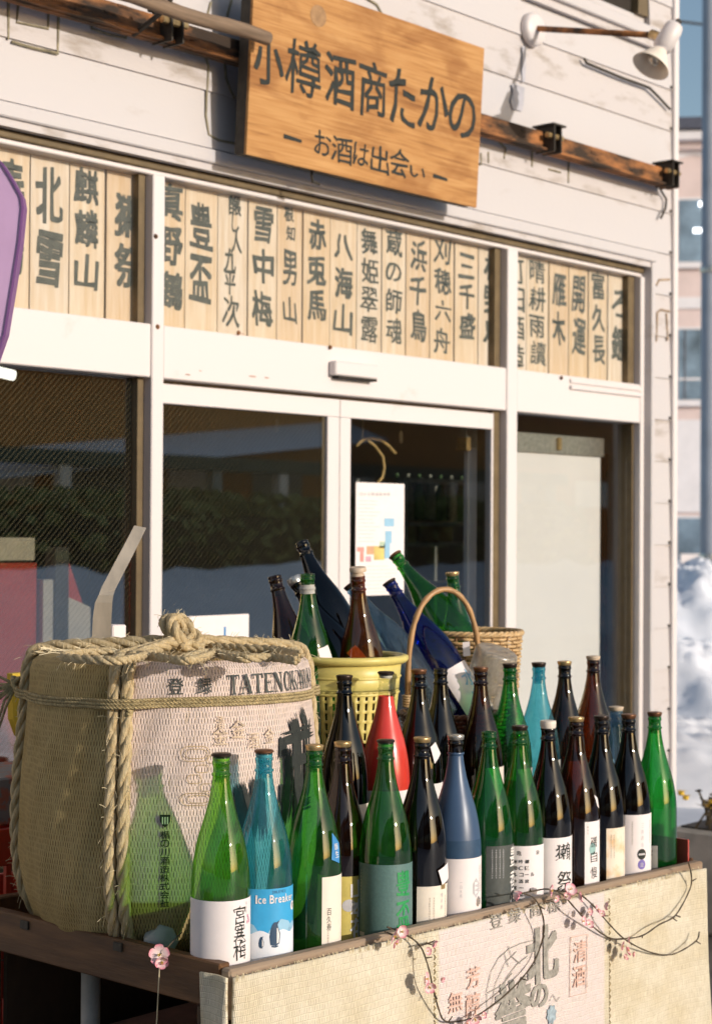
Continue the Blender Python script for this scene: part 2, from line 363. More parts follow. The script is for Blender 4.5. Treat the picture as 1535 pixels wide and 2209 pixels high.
def plywood(name):
    mt, nt, b = newmat(name)
    tc = N(nt, 'ShaderNodeTexCoord')
    def nz(scale, st, det=5):
        mp = N(nt, 'ShaderNodeMapping'); mp.inputs['Scale'].default_value = st; nt.links.new(tc.outputs['Object'], mp.inputs[0])
        n = N(nt, 'ShaderNodeTexNoise'); n.inputs['Scale'].default_value = scale; n.inputs['Detail'].default_value = det; n.inputs['Distortion'].default_value = .6; nt.links.new(mp.outputs[0], n.inputs['Vector']); return n
    a = nz(3, (1, 4, 6)); c = nz(20, (.22, 3, 6)); d = nz(5, (1.0, 3, 2.2))
    cr = N(nt, 'ShaderNodeValToRGB'); e = cr.color_ramp.elements
    e[0].position = .30; e[0].color = (.22, .092, .03, 1); e[1].position = .66; e[1].color = (.54, .30, .115, 1)
    x = e.new(.46); x.color = (.43, .21, .068, 1)
    ad = N(nt, 'ShaderNodeMath', operation='MULTIPLY_ADD'); ad.inputs[1].default_value = .62; nt.links.new(c.outputs[0], ad.inputs[0])
    h = N(nt, 'ShaderNodeMath', operation='MULTIPLY'); h.inputs[1].default_value = .38; nt.links.new(a.outputs[0], h.inputs[0]); nt.links.new(h.outputs[0], ad.inputs[2])
    nt.links.new(ad.outputs[0], cr.inputs[0])
    mx = N(nt, 'ShaderNodeMix', data_type='RGBA', blend_type='MULTIPLY'); mx.inputs['Factor'].default_value = .55
    c2 = N(nt, 'ShaderNodeValToRGB'); c2.color_ramp.elements[0].position = .36; c2.color_ramp.elements[0].color = (.52, .38, .29, 1); c2.color_ramp.elements[1].position = .54; c2.color_ramp.elements[1].color = (1, 1, 1, 1)
    nt.links.new(d.outputs[0], c2.inputs[0]); nt.links.new(cr.outputs[0], mx.inputs['A']); nt.links.new(c2.outputs[0], mx.inputs['B'])
    nt.links.new(mx.outputs['Result'], b.inputs['Base Color']); b.inputs['Roughness'].default_value = .6; b.inputs['Specular IOR Level'].default_value = .25
    return mt
M['sign'] = plywood('plywood sign')
BOARD = [pm('name board wood %d' % i, c, .7, .1, 10, stretch=(6, 6, .5), c2=tuple(x*y for x, y in zip(c, (.86, .76, .62))), bump=.15) for i, c in enumerate([(.71, .59, .47), (.72, .61, .50), (.69, .55, .41), (.71, .62, .54), (.68, .54, .41)])]

# ------------------------------------------------------------------ lettering
_gl = {}
def glyph(ch, bold=0.0):
    k = ch
    if k in _gl: return _gl[k]
    cu = bpy.data.curves.new('g', 'FONT'); cu.body = ch; cu.size = 1; cu.resolution_u = 3; cu.fill_mode = 'FRONT'
    o = bpy.data.objects.new('g', cu); col.objects.link(o)
    dg = bpy.context.evaluated_depsgraph_get(); me = bpy.data.meshes.new_from_object(o.evaluated_get(dg))
    vs = [(v.co.x, v.co.y) for v in me.vertices]; fs = [tuple(p.vertices) for p in me.polygons]
    bpy.data.objects.remove(o); bpy.data.curves.remove(cu); bpy.data.meshes.remove(me)
    if not vs: vs = [(0, 0), (1, 0), (1, .1)]; fs = [(0, 1, 2)]
    xs = [v[0] for v in vs]; ys = [v[1] for v in vs]
    _gl[k] = (vs, fs, min(xs), max(xs), min(ys), max(ys)); return _gl[k]
def fit(ch, cx, cy, w, h, bold=.012, wob=0, shear=0, seed=0):
    """one character filled into a box; wob bends the strokes like a hand-held brush"""
    vs, fs, x0, x1, y0, y1 = glyph(ch, bold)
    if ch in 'ー一－': h = min(h, w*.16)
    out = []; f_all = []
    d_ = bold*.75
    shifts = [(0, 0)] if bold <= .001 else [(d_, d_), (-d_, d_), (d_, -d_), (-d_, -d_)]
    for ly, (sx_, sy_) in enumerate(shifts):
      o = len(out); f_all += [tuple(i+o for i in q) for q in fs]
      for x, y in vs:
        a = (x-x0)/max(x1-x0, 1e-5)-.5; b = (y-y0)/max(y1-y0, 1e-5)-.5
        if wob:
            q = Vector((a*2.2+seed*3.1, b*2.2, seed*1.7)); d = noise.noise_vector(q)
            q2 = noise.noise_vector(Vector((a*7+seed, b*7, seed*2.3)))
            a += wob*(d.x+.35*q2.x); b += wob*(d.y+.35*q2.y)
        a = (a+sx_)*(1-2*d_); b = (b+sy_)*(1-2*d_)
        out.append((cx+a*w+shear*b*h, cy+b*h, ly))
    return out, f_all
class Ink:
    def __init__(s): s.v = []; s.f = []
    def put(s, vf): o = len(s.v); s.v += vf[0]; s.f += [tuple(i+o for i in q) for q in vf[1]]; return s
    def poly(s, pts): o = len(s.v); s.v += list(pts); s.f.append(tuple(range(o, o+len(pts)))); return s
    def stroke(s, pts, w):                   # flat ribbon along a line
        n = len(pts); L = []; Rr = []
        for i in range(n):
            a = pts[max(i-1, 0)]; b = pts[min(i+1, n-1)]; dx, dy = b[0]-a[0], b[1]-a[1]; l = math.hypot(dx, dy) or 1
            ww = (w[i] if isinstance(w, (list, tuple)) else w)/2
            L.append((pts[i][0]-dy/l*ww, pts[i][1]+dx/l*ww)); Rr.append((pts[i][0]+dy/l*ww, pts[i][1]-dx/l*ww))
        o = len(s.v); s.v += L+Rr
        for i in range(n-1): s.f.append((o+i, o+i+1, o+n+i+1, o+n+i))
        return s
    def rect(s, x0, x1, y0, y1): return s.poly([(x0, y0), (x1, y0), (x1, y1), (x0, y1)])
    def ellipse(s, cx, cy, rx, ry, n=20): return s.poly([(cx+rx*cos(2*pi*i/n), cy+ry*sin(2*pi*i/n)) for i in range(n)])
    def build(s, name, mat, fn, parent=None, cut=None):
        bm = bmesh.new(); vv = [bm.verts.new((q[0], q[1], q[2]*.001 if len(q) > 2 else 0)) for q in s.v]
        for q in s.f:
            try: bm.faces.new([vv[i] for i in q])
            except ValueError: pass
        if cut:
            xs = [v[0] for v in s.v]; x = min(xs)+cut
            while x < max(xs):
                bmesh.ops.bisect_plane(bm, geom=bm.verts[:]+bm.edges[:]+bm.faces[:], plane_co=(x, 0, 0), plane_no=(1, 0, 0)); x += cut
        for v in bm.verts:
            x, y, ly = v.co; p = fn(x, y)
            if ly > 1e-5:
                nn = (fn(x+.001, y)-p).cross(fn(x, y+.001)-p)
                if nn.length > 1e-12: p = p+nn.normalized()*(ly*1000*.00012)
            v.co = p
        me = bpy.data.meshes.new(name); bm.to_mesh(me); bm.free(); me.materials.append(mat)
        return link(name, me, parent)
def flat(Y): return lambda x, z: Vector((x, Y, z))
def pxbox(x0, y0, x1, y1, Y):                # pixel box -> centre and size on the plane y = Y
    c = P((x0+x1)/2, (y0+y1)/2, 'y', Y); a = P(x0, (y0+y1)/2, 'y', Y); b = P(x1, (y0+y1)/2, 'y', Y); t = P((x0+x1)/2, y0, 'y', Y); d = P((x0+x1)/2, y1, 'y', Y)
    return c.x, c.z, b.x-a.x, t.z-d.z
SERIF = {  # strokes x0,y0,x1,y1,width and serifs, for the roman capitals on the cask
 'T': [(.5, 0, .5, 1, .17), (.05, .95, .95, .95, .09), (.09, .74, .05, 1, .07), (.91, .74, .95, 1, .07), (.3, .03, .7, .03, .06)],
 'A': [(.12, 0, .5, 1, .07), (.88, 0, .5, 1, .18), (.25, .34, .75, .34, .06), (0, .03, .26, .03, .06), (.68, .03, 1.02, .03, .06)],
 'E': [(.24, 0, .24, 1, .17), (.1, .96, .86, .96, .08), (.1, .04, .9, .04, .08), (.24, .52, .66, .52, .07), (.85, .74, .87, 1, .06), (.88, 0, .92, .28, .06), (.66, .4, .66, .64, .06)],
 'N': [(.16, 0, .16, 1, .07), (.84, 0, .84, 1, .07), (.14, 1, .84, 0, .18), (0, .03, .32, .03, .05), (.68, .97, 1, .97, .05), (0, .97, .2, .97, .05)],
 'K': [(.2, 0, .2, 1, .17), (.26, .42, .8, .97, .07), (.38, .52, .86, .03, .18), (.04, .03, .36, .03, .06), (.04, .97, .36, .97, .06), (.66, .97, .98, .97, .05), (.68, .03, 1, .03, .05)],
 'W': [(.1, 1, .32, 0, .15), (.32, 0, .5, .8, .06), (.5, .9, .7, 0, .15), (.7, 0, .9, 1, .06), (0, .97, .26, .97, .05), (.78, .97, 1.02, .97, .05)],
}
def serif(ink, ch, x, y, w, h):
    if ch == 'O':
        n = 24; o = [(x+w*(.5+.48*cos(2*pi*i/n)), y+h*(.5+.51*sin(2*pi*i/n))) for i in range(n)]; q = [(x+w*(.5+.28*cos(2*pi*i/n)), y+h*(.5+.44*sin(2*pi*i/n))) for i in range(n)]
        for i in range(n): ink.poly([o[i], o[(i+1) % n], q[(i+1) % n], q[i]])
        return
    for x0, y0, x1, y1, t in SERIF[ch]:
        ink.stroke([(x+x0*w, y+y0*h), (x+x1*w, y+y1*h)], t*h*.9)

# ================================================================== setting
g = MB()
n = 60
for i in range(n+1):
    for j in range(n+1):
        x = -60+i*160/n; y = -70+j*150/n
        g.v.append((x, y, 0))
g.f = [(i*(n+1)+j, (i+1)*(n+1)+j, (i+1)*(n+1)+j+1, i*(n+1)+j+1) for i in range(n) for j in range(n)]; g.m = [0]*len(g.f)
tag(g.build('ground', M['snow_dirty']), 'trodden snow covering the street', None, kind='structure')
tag(MB().box(-6, 3.4, -2.9, -.06, -.2, .012).build('pavement', M['pavement']), 'wet grey pavement strip in front of the shop', None, kind='structure')

# ------------------------------------------------------------------ the shop
shop = empty('shop_building', (0, .1, 0), 'weathered white clapboard shop front with cream window frames', 'building')
SY = -.018                                   # face of the siding
XL, XR = -3.2, 2.795
z0 = 2.819-.171*17
def siding(x0, x1, zb, zt, mat):
    # one lapped board: bottom edge stands out, top tucks under the next
    b = MB(); e = .003
    v = [(x0, SY-.009, zb+e), (x1, SY-.009, zb+e), (x1, SY-.001, zt+.012), (x0, SY-.001, zt+.012), (x0, SY+.03, zb+e), (x1, SY+.03, zb+e), (x1, SY+.03, zt+.012), (x0, SY+.03, zt+.012)]
    b.add(v, [(0, 1, 2, 3), (5, 4, 7, 6), (0, 4, 5, 1), (3, 2, 6, 7), (0, 3, 7, 4), (1, 5, 6, 2)])
    return b.build('siding_board', mat, shop)
k = 0
while True:
    zb = z0+.171*k; zt = zb+.171; k += 1
    if zb > 6.2: break
    if zb < -.05: zb = .02
    dirty = M['siding_dirty'] if zb > 2.6 and k % 2 == 0 else M['siding']
    if zt <= 2.66:
        siding(2.664, XR, zb, zt, M['siding_dirty'] if k % 3 == 0 else M['siding']); siding(XL, -1.80, zb, zt, M['siding'])
    elif zb < 3.5:
        xs = [XL, -1.1+.3*(k % 3), XR] if k % 2 else [XL, XR]
        siding(XL, XR, zb, zt, dirty)
    elif zb < 5.0:
        siding(XL, 1.86, zb, zt, dirty); siding(2.625, XR, zb, zt, dirty)
    else: siding(XL, XR, zb, zt, dirty)
MB().box(XL, XR-.004, SY+.031, .1, 2.62, 6.3).build('wall', M['gap'], shop)
MB().box(2.664, XR-.002, SY+.031, .1, 0, 2.62).build('wall', M['gap'], shop)
MB().box(XL, -1.79, SY+.031, .1, 0, 2.62).build('wall', M['gap'], shop)
MB().box(XR+.002, XR+.038, SY-.020, .12, 0, 6.3, .004).build('corner_board', M['frame'], shop)
MB().box(XL, XR+.01, .13, 5, 3.0, 6.2).build('upper_storey', M['siding'], shop)
MB().box(XL-.2, XR+.3, -.35, 5.2, 6.32, 6.45).build('roof', M['snow'], shop)
MB().box(XR-.06, XR+.03, .121, 5, 0, 2.99).build('side_wall', M['siding'], shop)
# nails down the corner
for q in range(3, 21):
    zz = z0+.171*q+.012
    MB().lathe([(0, 0), (.0075, 0), (.006, .004), (0, .005)], 8, M=Matrix.Translation((XR-.012, SY-.010, zz)) @ Matrix.Rotation(pi/2, 4, 'X')).build('nail', M['iron'], shop)
# trims round the opening (stand proud of the frames: they shade them)
MB().box(-1.80, 2.662, SY-.022, .0, 2.604, 2.646, .004).build('head_trim', M['siding'], shop)
MB().box(-1.80, 2.662, SY-.010, -.002, 2.582, 2.603).build('head_trim', M['siding_dirty'], shop)
MB().box(2.6335, 2.662, SY-.017, .044, .05, 2.603, .003).build('side_trim', M['siding'], shop)
MB().box(-1.80, -1.765, SY-.017, .06, .05, 2.603, .003).build('side_trim', M['siding'], shop)
# cream frames (front at y = 0)
def member(x0, x1, z0_, z1_, y0=0., y1=.075, mat='frame', name='window_frame', b=.003):
    return MB().box(x0, x1, y0, y1, z0_, z1_, b).build(name, M[mat], shop)
member(-1.764, 2.632, 2.560, 2.581, .002, .09, 'bronze', 'frame_head')  # dark strip, the shade under the head trim put into its colour
member(-1.764, 2.632, 2.545, 2.5595, .012, .09, 'frame', 'frame_head')
member(-.032, .015, .0, 2.5445, -.004, .075, name='mullion')
member(1.699, 1.762, .0, 2.5445, -.004, .075, name='mullion')
member(2.603, 2.632, .0, 2.5445, -.002, .10, name='mullion')
member(-1.76, -1.72, .0, 2.5445, -.002, .10, name='mullion')
member(2.633, 2.661, .0, 2.5445, .045, .10, 'bronze', name='jamb_stop')
for a, b_ in ((-1.719, -.033), (.016, 1.698), (1.763, 2.602)):
    member(a, b_, 1.948, 2.104, 0, .075, name='transom_bar')
member(2.10, 2.600, 2.052, 2.068, -.012, -.001, name='moulding'); member(2.10, 2.600, 2.076, 2.094, -.008, -.001, name='moulding')
for a, b_ in ((-1.719, -.033), (1.763, 2.602)): member(a, b_, .02, .32, .002, .075, name='kick_panel')
# brown stops seen inside each opening
for x, w, zb, zt in ((-.033, .024, .33, 1.947), (-.033, .026, 2.105, 2.544), (1.698, .045, .1, 1.947), (1.698, .034, 2.105, 2.544), (2.602, .045, 2.105, 2.544), (2.602, .012, .33, 1.947)):
    member(x-w, x, zb, zt, .03, .10, 'bronze', 'frame_stop', 0)
member(.0155, 1.652, 1.936, 1.947, .05, .09, 'bronze', 'door_track', 0)
# glass
def pane(x0, x1, zb, zt, y, mat, name='pane'):
    return MB().box(x0, x1, y, y+.004, zb, zt).build(name, M[mat], shop)
pane(-1.719, -.058, .33, 1.947, .055, 'pane_wired'); pane(1.763, 2.589, .33, 1.947, .055, 'pane')
pane(-1.719, -.060, 2.105, 2.544, .040, 'pane_transom'); pane(.016, 1.663, 2.105, 2.544, .040, 'pane_transom'); pane(1.763, 2.556, 2.105, 2.544, .040, 'pane_transom')
# sliding doors
def door(x0, x1, y, gl, gr, mat, lab):
    d = empty('sliding_door', ((x0+x1)/2, y, 0)); d.parent = shop; d.matrix_parent_inverse = parent_world(shop).inverted(); d['label'] = lab
    MB().box(x0, x1, y, y+.03, 1.877, 1.9355, .002).build('rail', M['frame'], d)
    MB().box(x0, x1, y, y+.03, .02, .22, .002).build('rail', M['frame'], d)
    if gl > x0: MB().box(x0, gl, y+.0005, y+.03, .221, 1.8765, .002).build('stile', M['frame'], d)
    if gr < x1: MB().box(gr, x1, y+.0005, y+.03, .221, 1.8765, .002).build('stile', M['frame'], d)
    MB().box(gl, gr, y+.013, y+.018, .221, 1.8765).build('pane', M[mat], d)
    return d
door(.016, .815, .022, .017, .757, 'pane_wired', 'sliding door leaf of wired glass'); door(.8175, 1.652, .022, .871, 1.640, 'pane', 'sliding door leaf with a poster')
MB().box(.744, .757, .036, .05, .222, 1.876).build('door_gasket', M['bronze'], shop)
# sensor box, screws, paint chips on the transom bar
sx = pxbox(724, 782, 815, 818, -.03)
t = MB().box(sx[0]-.105, sx[0]+.105, -.032, -.0005, 2.008, 2.055, .004).build('door_sensor', M['frame'], None); tag(t, 'small cream door sensor box above the sliding doors', 'sensor')
MB().box(sx[0]-.09, sx[0]+.10, -.031, -.003, 1.9995, 2.0075).build('sensor_shade', M['gap'], t)  # dark strip put in for the shade under the sensor box
for px, py in ((336, 510), (712, 749), (340, 705), (514, 718), (1210, 815)):
    p = P(px, py, 'y', -.004); MB().lathe([(0, 0), (.008, 0), (.006, .004), (0, .005)], 8, M=Matrix.Translation(p) @ Matrix.Rotation(pi/2, 4, 'X')).build('screw', M['rust'], shop)
chip = Ink()
for px, py, w, h in ((405, 808, 16, 4), (432, 800, 7, 3), (545, 812, 18, 4), (575, 815, 12, 4), (523, 720, 14, 3), (1300, 845, 30, 2), (1345, 850, 20, 2)):
    cx, cz, ww, hh = pxbox(px-w/2, py-h/2, px+w/2, py+h/2, -.0015)
    chip.poly([(cx+ww/2*cos(a)*random.uniform(.6, 1.1), cz+hh/2*sin(a)*random.uniform(.6, 1.1)) for a in [i*pi/5 for i in range(10)]])
chip.build('paint_chip', pm('bare patch', (.50, .33, .27), .7), flat(-.0015), shop)
# glue left where letters once hung, and seams of old sealant, as raised beads on the boards
def bead(pts, w=.005, mat='glue', name='glue_bead'):
    MB().tube([P(x, y, 'y', SY-.008) for x, y in pts], w, 5).build(name, M[mat], shop)
M['glue'] = pm('grimy glue', (.30, .26, .17), .7, .3, 40)
M['glue2'] = pm('brown sealant', (.40, .29, .20), .7, .3, 40)
for pts in ([(20, -30), (18, 85)], [(128, 10), (124, 115)], [(26, 90), (60, 100), (126, 116)], [(42, 0), (36, 48), (104, 62), (106, 10)], [(198, 38), (198, 62), (235, 74), (272, 82), (276, 60)],
            [(438, 108), (450, 142), (446, 200), (444, 250), (450, 290), (470, 302), (506, 309)], [(483, 118), (488, 170), (497, 196), (506, 212)], [(455, 5), (448, 30)], [(500, 0), (490, 35)],
            [(780, -10), (812, 10), (830, 42)], [(845, 60), (858, 45), (870, 66)], [(1226, 345), (1224, 395)], [(1148, 300), (1146, 360)], [(1182, 365), (1208, 372)], [(1036, 330), (1036, 356)], [(1052, 328), (1052, 352)], [(1075, 305), (1090, 320), (1086, 342)]):
    bead(pts, .0042)
for pts in ([(1443, 603), (1420, 604), (1414, 616)], [(1443, 672), (1425, 668), (1416, 675), (1414, 735), (1410, 740)], [(1436, 676), (1438, 735)]): bead(pts, .005, 'glue2')
# upper window
w = empty('upper_window', (2.3, 0, 3.55)); w.parent = shop; w.matrix_parent_inverse = parent_world(shop).inverted()
MB().box(1.80, 2.66, SY-.05, .05, 3.50, 3.545, .004).build('sill', M['siding'], w)
MB().box(1.862, 2.618, .0, .06, 3.546, 3.60).build('frame', M['siding'], w)
MB().box(2.545, 2.618, -.02, .06, 3.60, 4.9).build('frame', M['bronze'], w); MB().box(1.862, 1.90, -.02, .06, 3.60, 4.9).build('frame', M['bronze'], w)
MB().box(1.90, 2.545, .03, .035, 3.60, 4.9).build('pane', M['pane_upper'], w)
MB().box(1.862, 2.618, .06, .12, 3.5, 4.95).build('blind', M['lab_grey'], w)
MB().box(1.75, 2.70, SY-.03, SY-.013, 3.47, 3.499).build('apron', M['siding_dirty'], w)
# the room behind the glass
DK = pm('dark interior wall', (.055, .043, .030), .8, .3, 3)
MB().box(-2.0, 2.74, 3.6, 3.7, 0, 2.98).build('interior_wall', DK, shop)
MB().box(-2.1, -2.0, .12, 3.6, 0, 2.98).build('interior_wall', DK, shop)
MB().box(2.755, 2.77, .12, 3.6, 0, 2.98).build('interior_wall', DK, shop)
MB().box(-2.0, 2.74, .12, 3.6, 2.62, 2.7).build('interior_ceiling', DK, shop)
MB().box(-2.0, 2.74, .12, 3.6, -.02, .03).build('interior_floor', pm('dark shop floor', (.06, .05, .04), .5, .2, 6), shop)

# ------------------------------------------------------------------ name boards behind the transom glass
YB = .058
rows = [
 ('left', [(-70, -5, '銘酒', 320, 600, 0), (-4, 63, '寿鶴', 335, 600, 0), (66, 149, '北雪', 352, 628, 0), (151, 226, '麒麟山', 355, 632, 0), (231, 326, '獺祭', 412, 628, 0)]),
 ('middle', [(340, 399, '真野鶴', 388, 672, 0), (401, 470, '豊盃', 428, 660, 0), (471, 534, '醸し人九平次', 418, 705, 1), (536, 597, '雪中梅', 442, 710, 0), (599, 652, '根知男山', 455, 700, 2), (654, 711, '赤兎馬', 468, 700, 0), (712, 769, '八海山', 492, 728, 0), (771, 823, '舞姫翠露', 490, 742, 0), (825, 875, '蔵の師魂', 492, 745, 0), (877, 927, '浜千鳥', 514, 740, 0), (929, 979, '刈穂六舟', 510, 768, 0), (981, 1030, '三千盛', 543, 735, 0), (1032, 1098, '楯野川', 545, 752, 0)]),
 ('right', [(1095, 1135, '町田酒造', 555, 796, 0), (1137, 1183, '晴耕雨讀', 556, 792, 0), (1185, 1226, '雁木', 586, 748, 0), (1228, 1268, '開運', 588, 772, 0), (1270, 1309, '富久長', 582, 790, 0), (1311, 1362, 'ろ鑑', 612, 786, 0)]),
]
ordn = ['first', 'second', 'third', 'fourth', 'fifth', 'sixth', 'seventh', 'eighth', 'ninth', 'tenth', 'eleventh', 'twelfth', 'thirteenth']
sd_ = 0
for where, lst in rows:
    for i, (xa, xb, txt, ya, yb, style) in enumerate(lst):
        sd_ += 1
        A = P(xa, 600, 'y', YB).x; B = P(xb, 600, 'y', YB).x
        yj = random.uniform(0, .003)
        bd = MB().box(A+.0003, B-.0003, YB+yj, YB+yj+.014, 2.095, 2.556, .0006).build('name_board', BOARD[(sd_*7+i) % 5], None)
        tag(bd, 'upright wooden board with brush lettering, %s from the left in the %s transom' % (ordn[i], where), 'name board', 'wooden name boards behind the transom glass')
        ink = Ink(); cw = (xb-xa)*.70; n = len(txt)
        if i == 0 and where != 'left': cw = (xb-xa)*.95
        if txt == '町田酒造': cw = 34
        H = yb-ya
        if style == 1: cells = [(txt[0], .1, .08, .17, .62), (txt[1], .15, .22, .14, .35), (txt[2], .20, .36, .18, .55), (txt[3], -.12, .50, .19, .6), (txt[4], -.12, .67, .19, .55), (txt[5], -.05, .88, .24, .8)]
        elif style == 2: cells = [(txt[0], -.05, .02, .15, .55), (txt[1], .05, .2, .13, .5), (txt[2], 0, .5, .30, .80), (txt[3], 0, .87, .22, .8)]
        else: cells = [(c, random.uniform(-.05, .05), (j+.5)/n, .86/n*(1.0 if c not in '八の六ろ川' else .8), 1.0) for j, c in enumerate(txt)]
        for j, (c, dx, fy, fh, fw_) in enumerate(cells):
            if style: fy = fy if style == 1 else fy
            cxp = (xa+xb)/2+dx*cw; cyp = ya+fy*H; hp = fh*H
            if txt == '町田酒造': cxp = 1113+dx*4
            cx, cz, ww, hh = pxbox(cxp-cw*fw_/2, cyp-hp/2, cxp+cw*fw_/2, cyp+hp/2, YB)
            ink.put(fit(c, cx, cz, ww, hh, .020+.014*(len(txt) < 4)+random.uniform(-.006, .006), .085, random.uniform(-.09, .09), sd_*3+j))
        ink.build('lettering', M['ink_board'], flat(YB+yj-.0012), bd)

# ------------------------------------------------------------------ big shop sign
SL = rad(3.2)
zb = 2.618; yb = -.150
def sgn(x, z, off=0.):                        # x along the facade, z height as seen -> leaning board
    t = (z-zb)/cos(SL); return Vector((x, yb-t*sin(SL)-off*cos(SL), zb+t*cos(SL)-off*sin(SL)))
sg = empty('shop_sign', (.8, yb, zb), 'orange plywood shop sign with black brush lettering leaning out', 'sign')
def slab(x0, x1, z0_, z1_, o0, o1):
    b = MB(); b.add([sgn(x, z, o) for x in (x0, x1) for o in (o0, o1) for z in (z0_, z1_)], [(0, 1, 3, 2), (4, 6, 7, 5), (0, 4, 5, 1), (2, 3, 7, 6), (0, 2, 6, 4), (1, 5, 7, 3)]); return b
SX0, SX1 = P(526, 345, 'y', yb).x, P(1022, 450, 'y', yb).x
slab(SX0, SX1, zb, zb+.545, 0, .010).build('board', M['sign'], sg)
slab(SX0+.004, SX1-.006, zb+.004, zb+.540, -.045, -.001).build('shaded_backing', M['iron'], sg)  # sign thickness; shade of its unlit, weathered sides put in as black
big = Ink()
def sput(ink, ch, x0, y0, x1, y1, bold, sd_, mul=1.0):
    # box on the sign plane, found through the board's own depth at that height
    def hit(px, py):
        d = ray(px, py); nrm = Vector((0, -cos(SL), -sin(SL))); p0 = sgn(0, zb, .010); tt = (p0-CAM).dot(nrm)/d.dot(nrm); return CAM+d*tt
    c = hit((x0+x1)/2, (y0+y1)/2); a = hit(x0, (y0+y1)/2); b = hit(x1, (y0+y1)/2); t_ = hit((x0+x1)/2, y0); e = hit((x0+x1)/2, y1)
    ink.put(fit(ch, c.x, c.z, (b.x-a.x)*mul, (t_.z-e.z)*.93, bold, .075, random.uniform(-.06, .06), sd_))
for i, (ch, x0, y0, x1, y1) in enumerate([('小', 545, 70, 612, 186), ('樽', 617, 84, 693, 214), ('酒', 700, 112, 766, 233), ('商', 774, 126, 835, 258), ('た', 838, 146, 896, 278), ('か', 903, 162, 966, 288), ('の', 968, 195, 1025, 303)]):
    sput(big, ch, x0, y0, x1, y1, .016 if ch != '樽' else .010, i+40)
big.build('lettering', M['ink'], lambda x, z: sgn(x, z, .0112), sg)
sm = Ink()
for i, (ch, x0, y0, x1, y1) in enumerate([('お', 678, 280, 713, 338), ('酒', 715, 293, 759, 353), ('は', 761, 305, 796, 360), ('出', 799, 313, 838, 376), ('会', 840, 318, 881, 383), ('い', 883, 358, 917, 385)]):
    sput(sm, ch, x0, y0, x1, y1, .012, i+60)
for x0, y0, x1, y1 in ((614, 293, 653, 306), (936, 378, 967, 389)):
    a = P(x0, y0, 'y', yb-.02); b = P(x1, y1, 'y', yb-.02); sm.stroke([(a.x, (a.z+b.z)/2+.003), ((a.x+b.x)/2, (a.z+b.z)/2+.002), (b.x, (a.z+b.z)/2)], [.014, .012, .010])
sm.build('small_lettering', M['ink'], lambda x, z: sgn(x, z, .0112), sg)
kn = P(683, 35, 'y', yb-.03); Ink().ellipse(kn.x, kn.z, .036, .033).build('stain', pm('old stain', (.36, .21, .10), .7, .2, 40), lambda x, z: sgn(x, z, .0110), sg)
hk = P(672, 378, 'y', yb+.03)
MB().tube([hk+Vector((0, 0, .05)), hk, hk+Vector((.0, -.005, -.022)), hk+Vector((.03, -.005, -.024))], .005, 6).build('hook', M['iron'], sg)

# ------------------------------------------------------------------ rusty beam, clamps, wooden pole
bz = 2.900
bm_ = MB(); bm_.box(-2.2, 2.70, -.098, -.066, bz, bz+.075, .004).box(-2.2, 2.70, -.118, -.0985, bz+.002, bz+.012, .002)
for i in range(60):
    x = random.uniform(-2.1, 2.6); zz = bz+random.uniform(.012, .066); s = random.uniform(.006, .02); bm_.box(x, x+s*2.5, -.1005, -.097, zz, zz+s*.5)
tag(bm_.build('steel_beam', M['rust']), 'rust streaked steel beam running across the siding behind the sign', 'beam')
def clamp(px, py, lab):
    c = P(px, py, 'y', -.11); e = empty('beam_clamp', c, lab, 'clamp', 'iron clamps on the rusty beam')
    x = c.x
    MB().box(x-.024, x-.018, -.148, -.064, bz-.004, bz+.092).build('plate', M['iron'], e)
    MB().box(x+.018, x+.024, -.148, -.064, bz-.004, bz+.092).build('plate', M['iron'], e)
    MB().box(x-.034, x+.046, -.152, -.055, bz+.0925, bz+.099).build('top_plate', M['iron'], e)
    MB().tube([(x-.045, -.130, bz+.055), (x+.05, -.130, bz+.055)], .011, 8).build('bolt', M['capgold'], e)
clamp(1185, 265, 'black iron clamp on the beam between sign and corner'); clamp(1440, 350, 'black iron clamp at the beam end on the building corner'); clamp(365, 20, 'black iron clamp on the beam above the left transom')
a = P(-60, -55, 'y', -.23); b = P(578, 84, 'y', -.23); a.z = b.z
wp = MB().tube([a+(b-a)*(i/12)+Vector((0, 0, .004*sin(i*1.3))) for i in range(13)], [.021+.001*sin(i*2) for i in range(13)], 10)
wp = tag(wp.build('wooden_pole', M['pole_wood'], smooth=True, angle=40), 'grey wooden pole ending in front of the sign', 'pole')
MB().tube([b-(b-a)*.38+Vector((0, .14, -.05)), b-(b-a)*.38+Vector((0, .0, .0)), b-(b-a)*.38+Vector((0, -.02, .03))], .008, 6).build('pole_bracket', M['iron'], wp)

# ------------------------------------------------------------------ wall lamp and cables
lb = P(1145, 65, 'y', SY-.012)
lp = empty('wall_lamp', lb, 'old enamel spot lamp on a rusty arm beside the upper window', 'lamp')
RX = Matrix.Rotation(pi/2, 4, 'X')
MB().lathe([(0, 0), (.062, 0), (.062, .020), (.050, .030), (0, .032)], 28, M=Matrix.Translation(lb) @ RX).build('base_plate', M['frame'], lp, True, 40)
le = PD(1412, 76, 6.02)
MB().tube([lb+Vector((0, -.03, 0)), le], .011, 8).build('arm', M['rust'], lp, True, 60)
hp = PD(1437, 85, 5.98); hd = (PD(1395, 150, 5.95)-PD(1452, 55, 6.0)).normalized()
HM = Matrix.Translation(hp) @ (-hd).to_track_quat('Z', 'Y').to_matrix().to_4x4()
MB().lathe([(0, .062), (.030, .060), (.034, .045), (.034, -.035), (.024, -.040), (.022, -.055)], 24, M=HM).build('holder', M['frame'], lp, True, 40)
MB().lathe([(.026, -.052), (.030, -.060), (.066, -.118), (.068, -.122), (.064, -.120), (.028, -.062)], 28, M=HM).build('shade', M['lab_cream'], lp, True, 50)
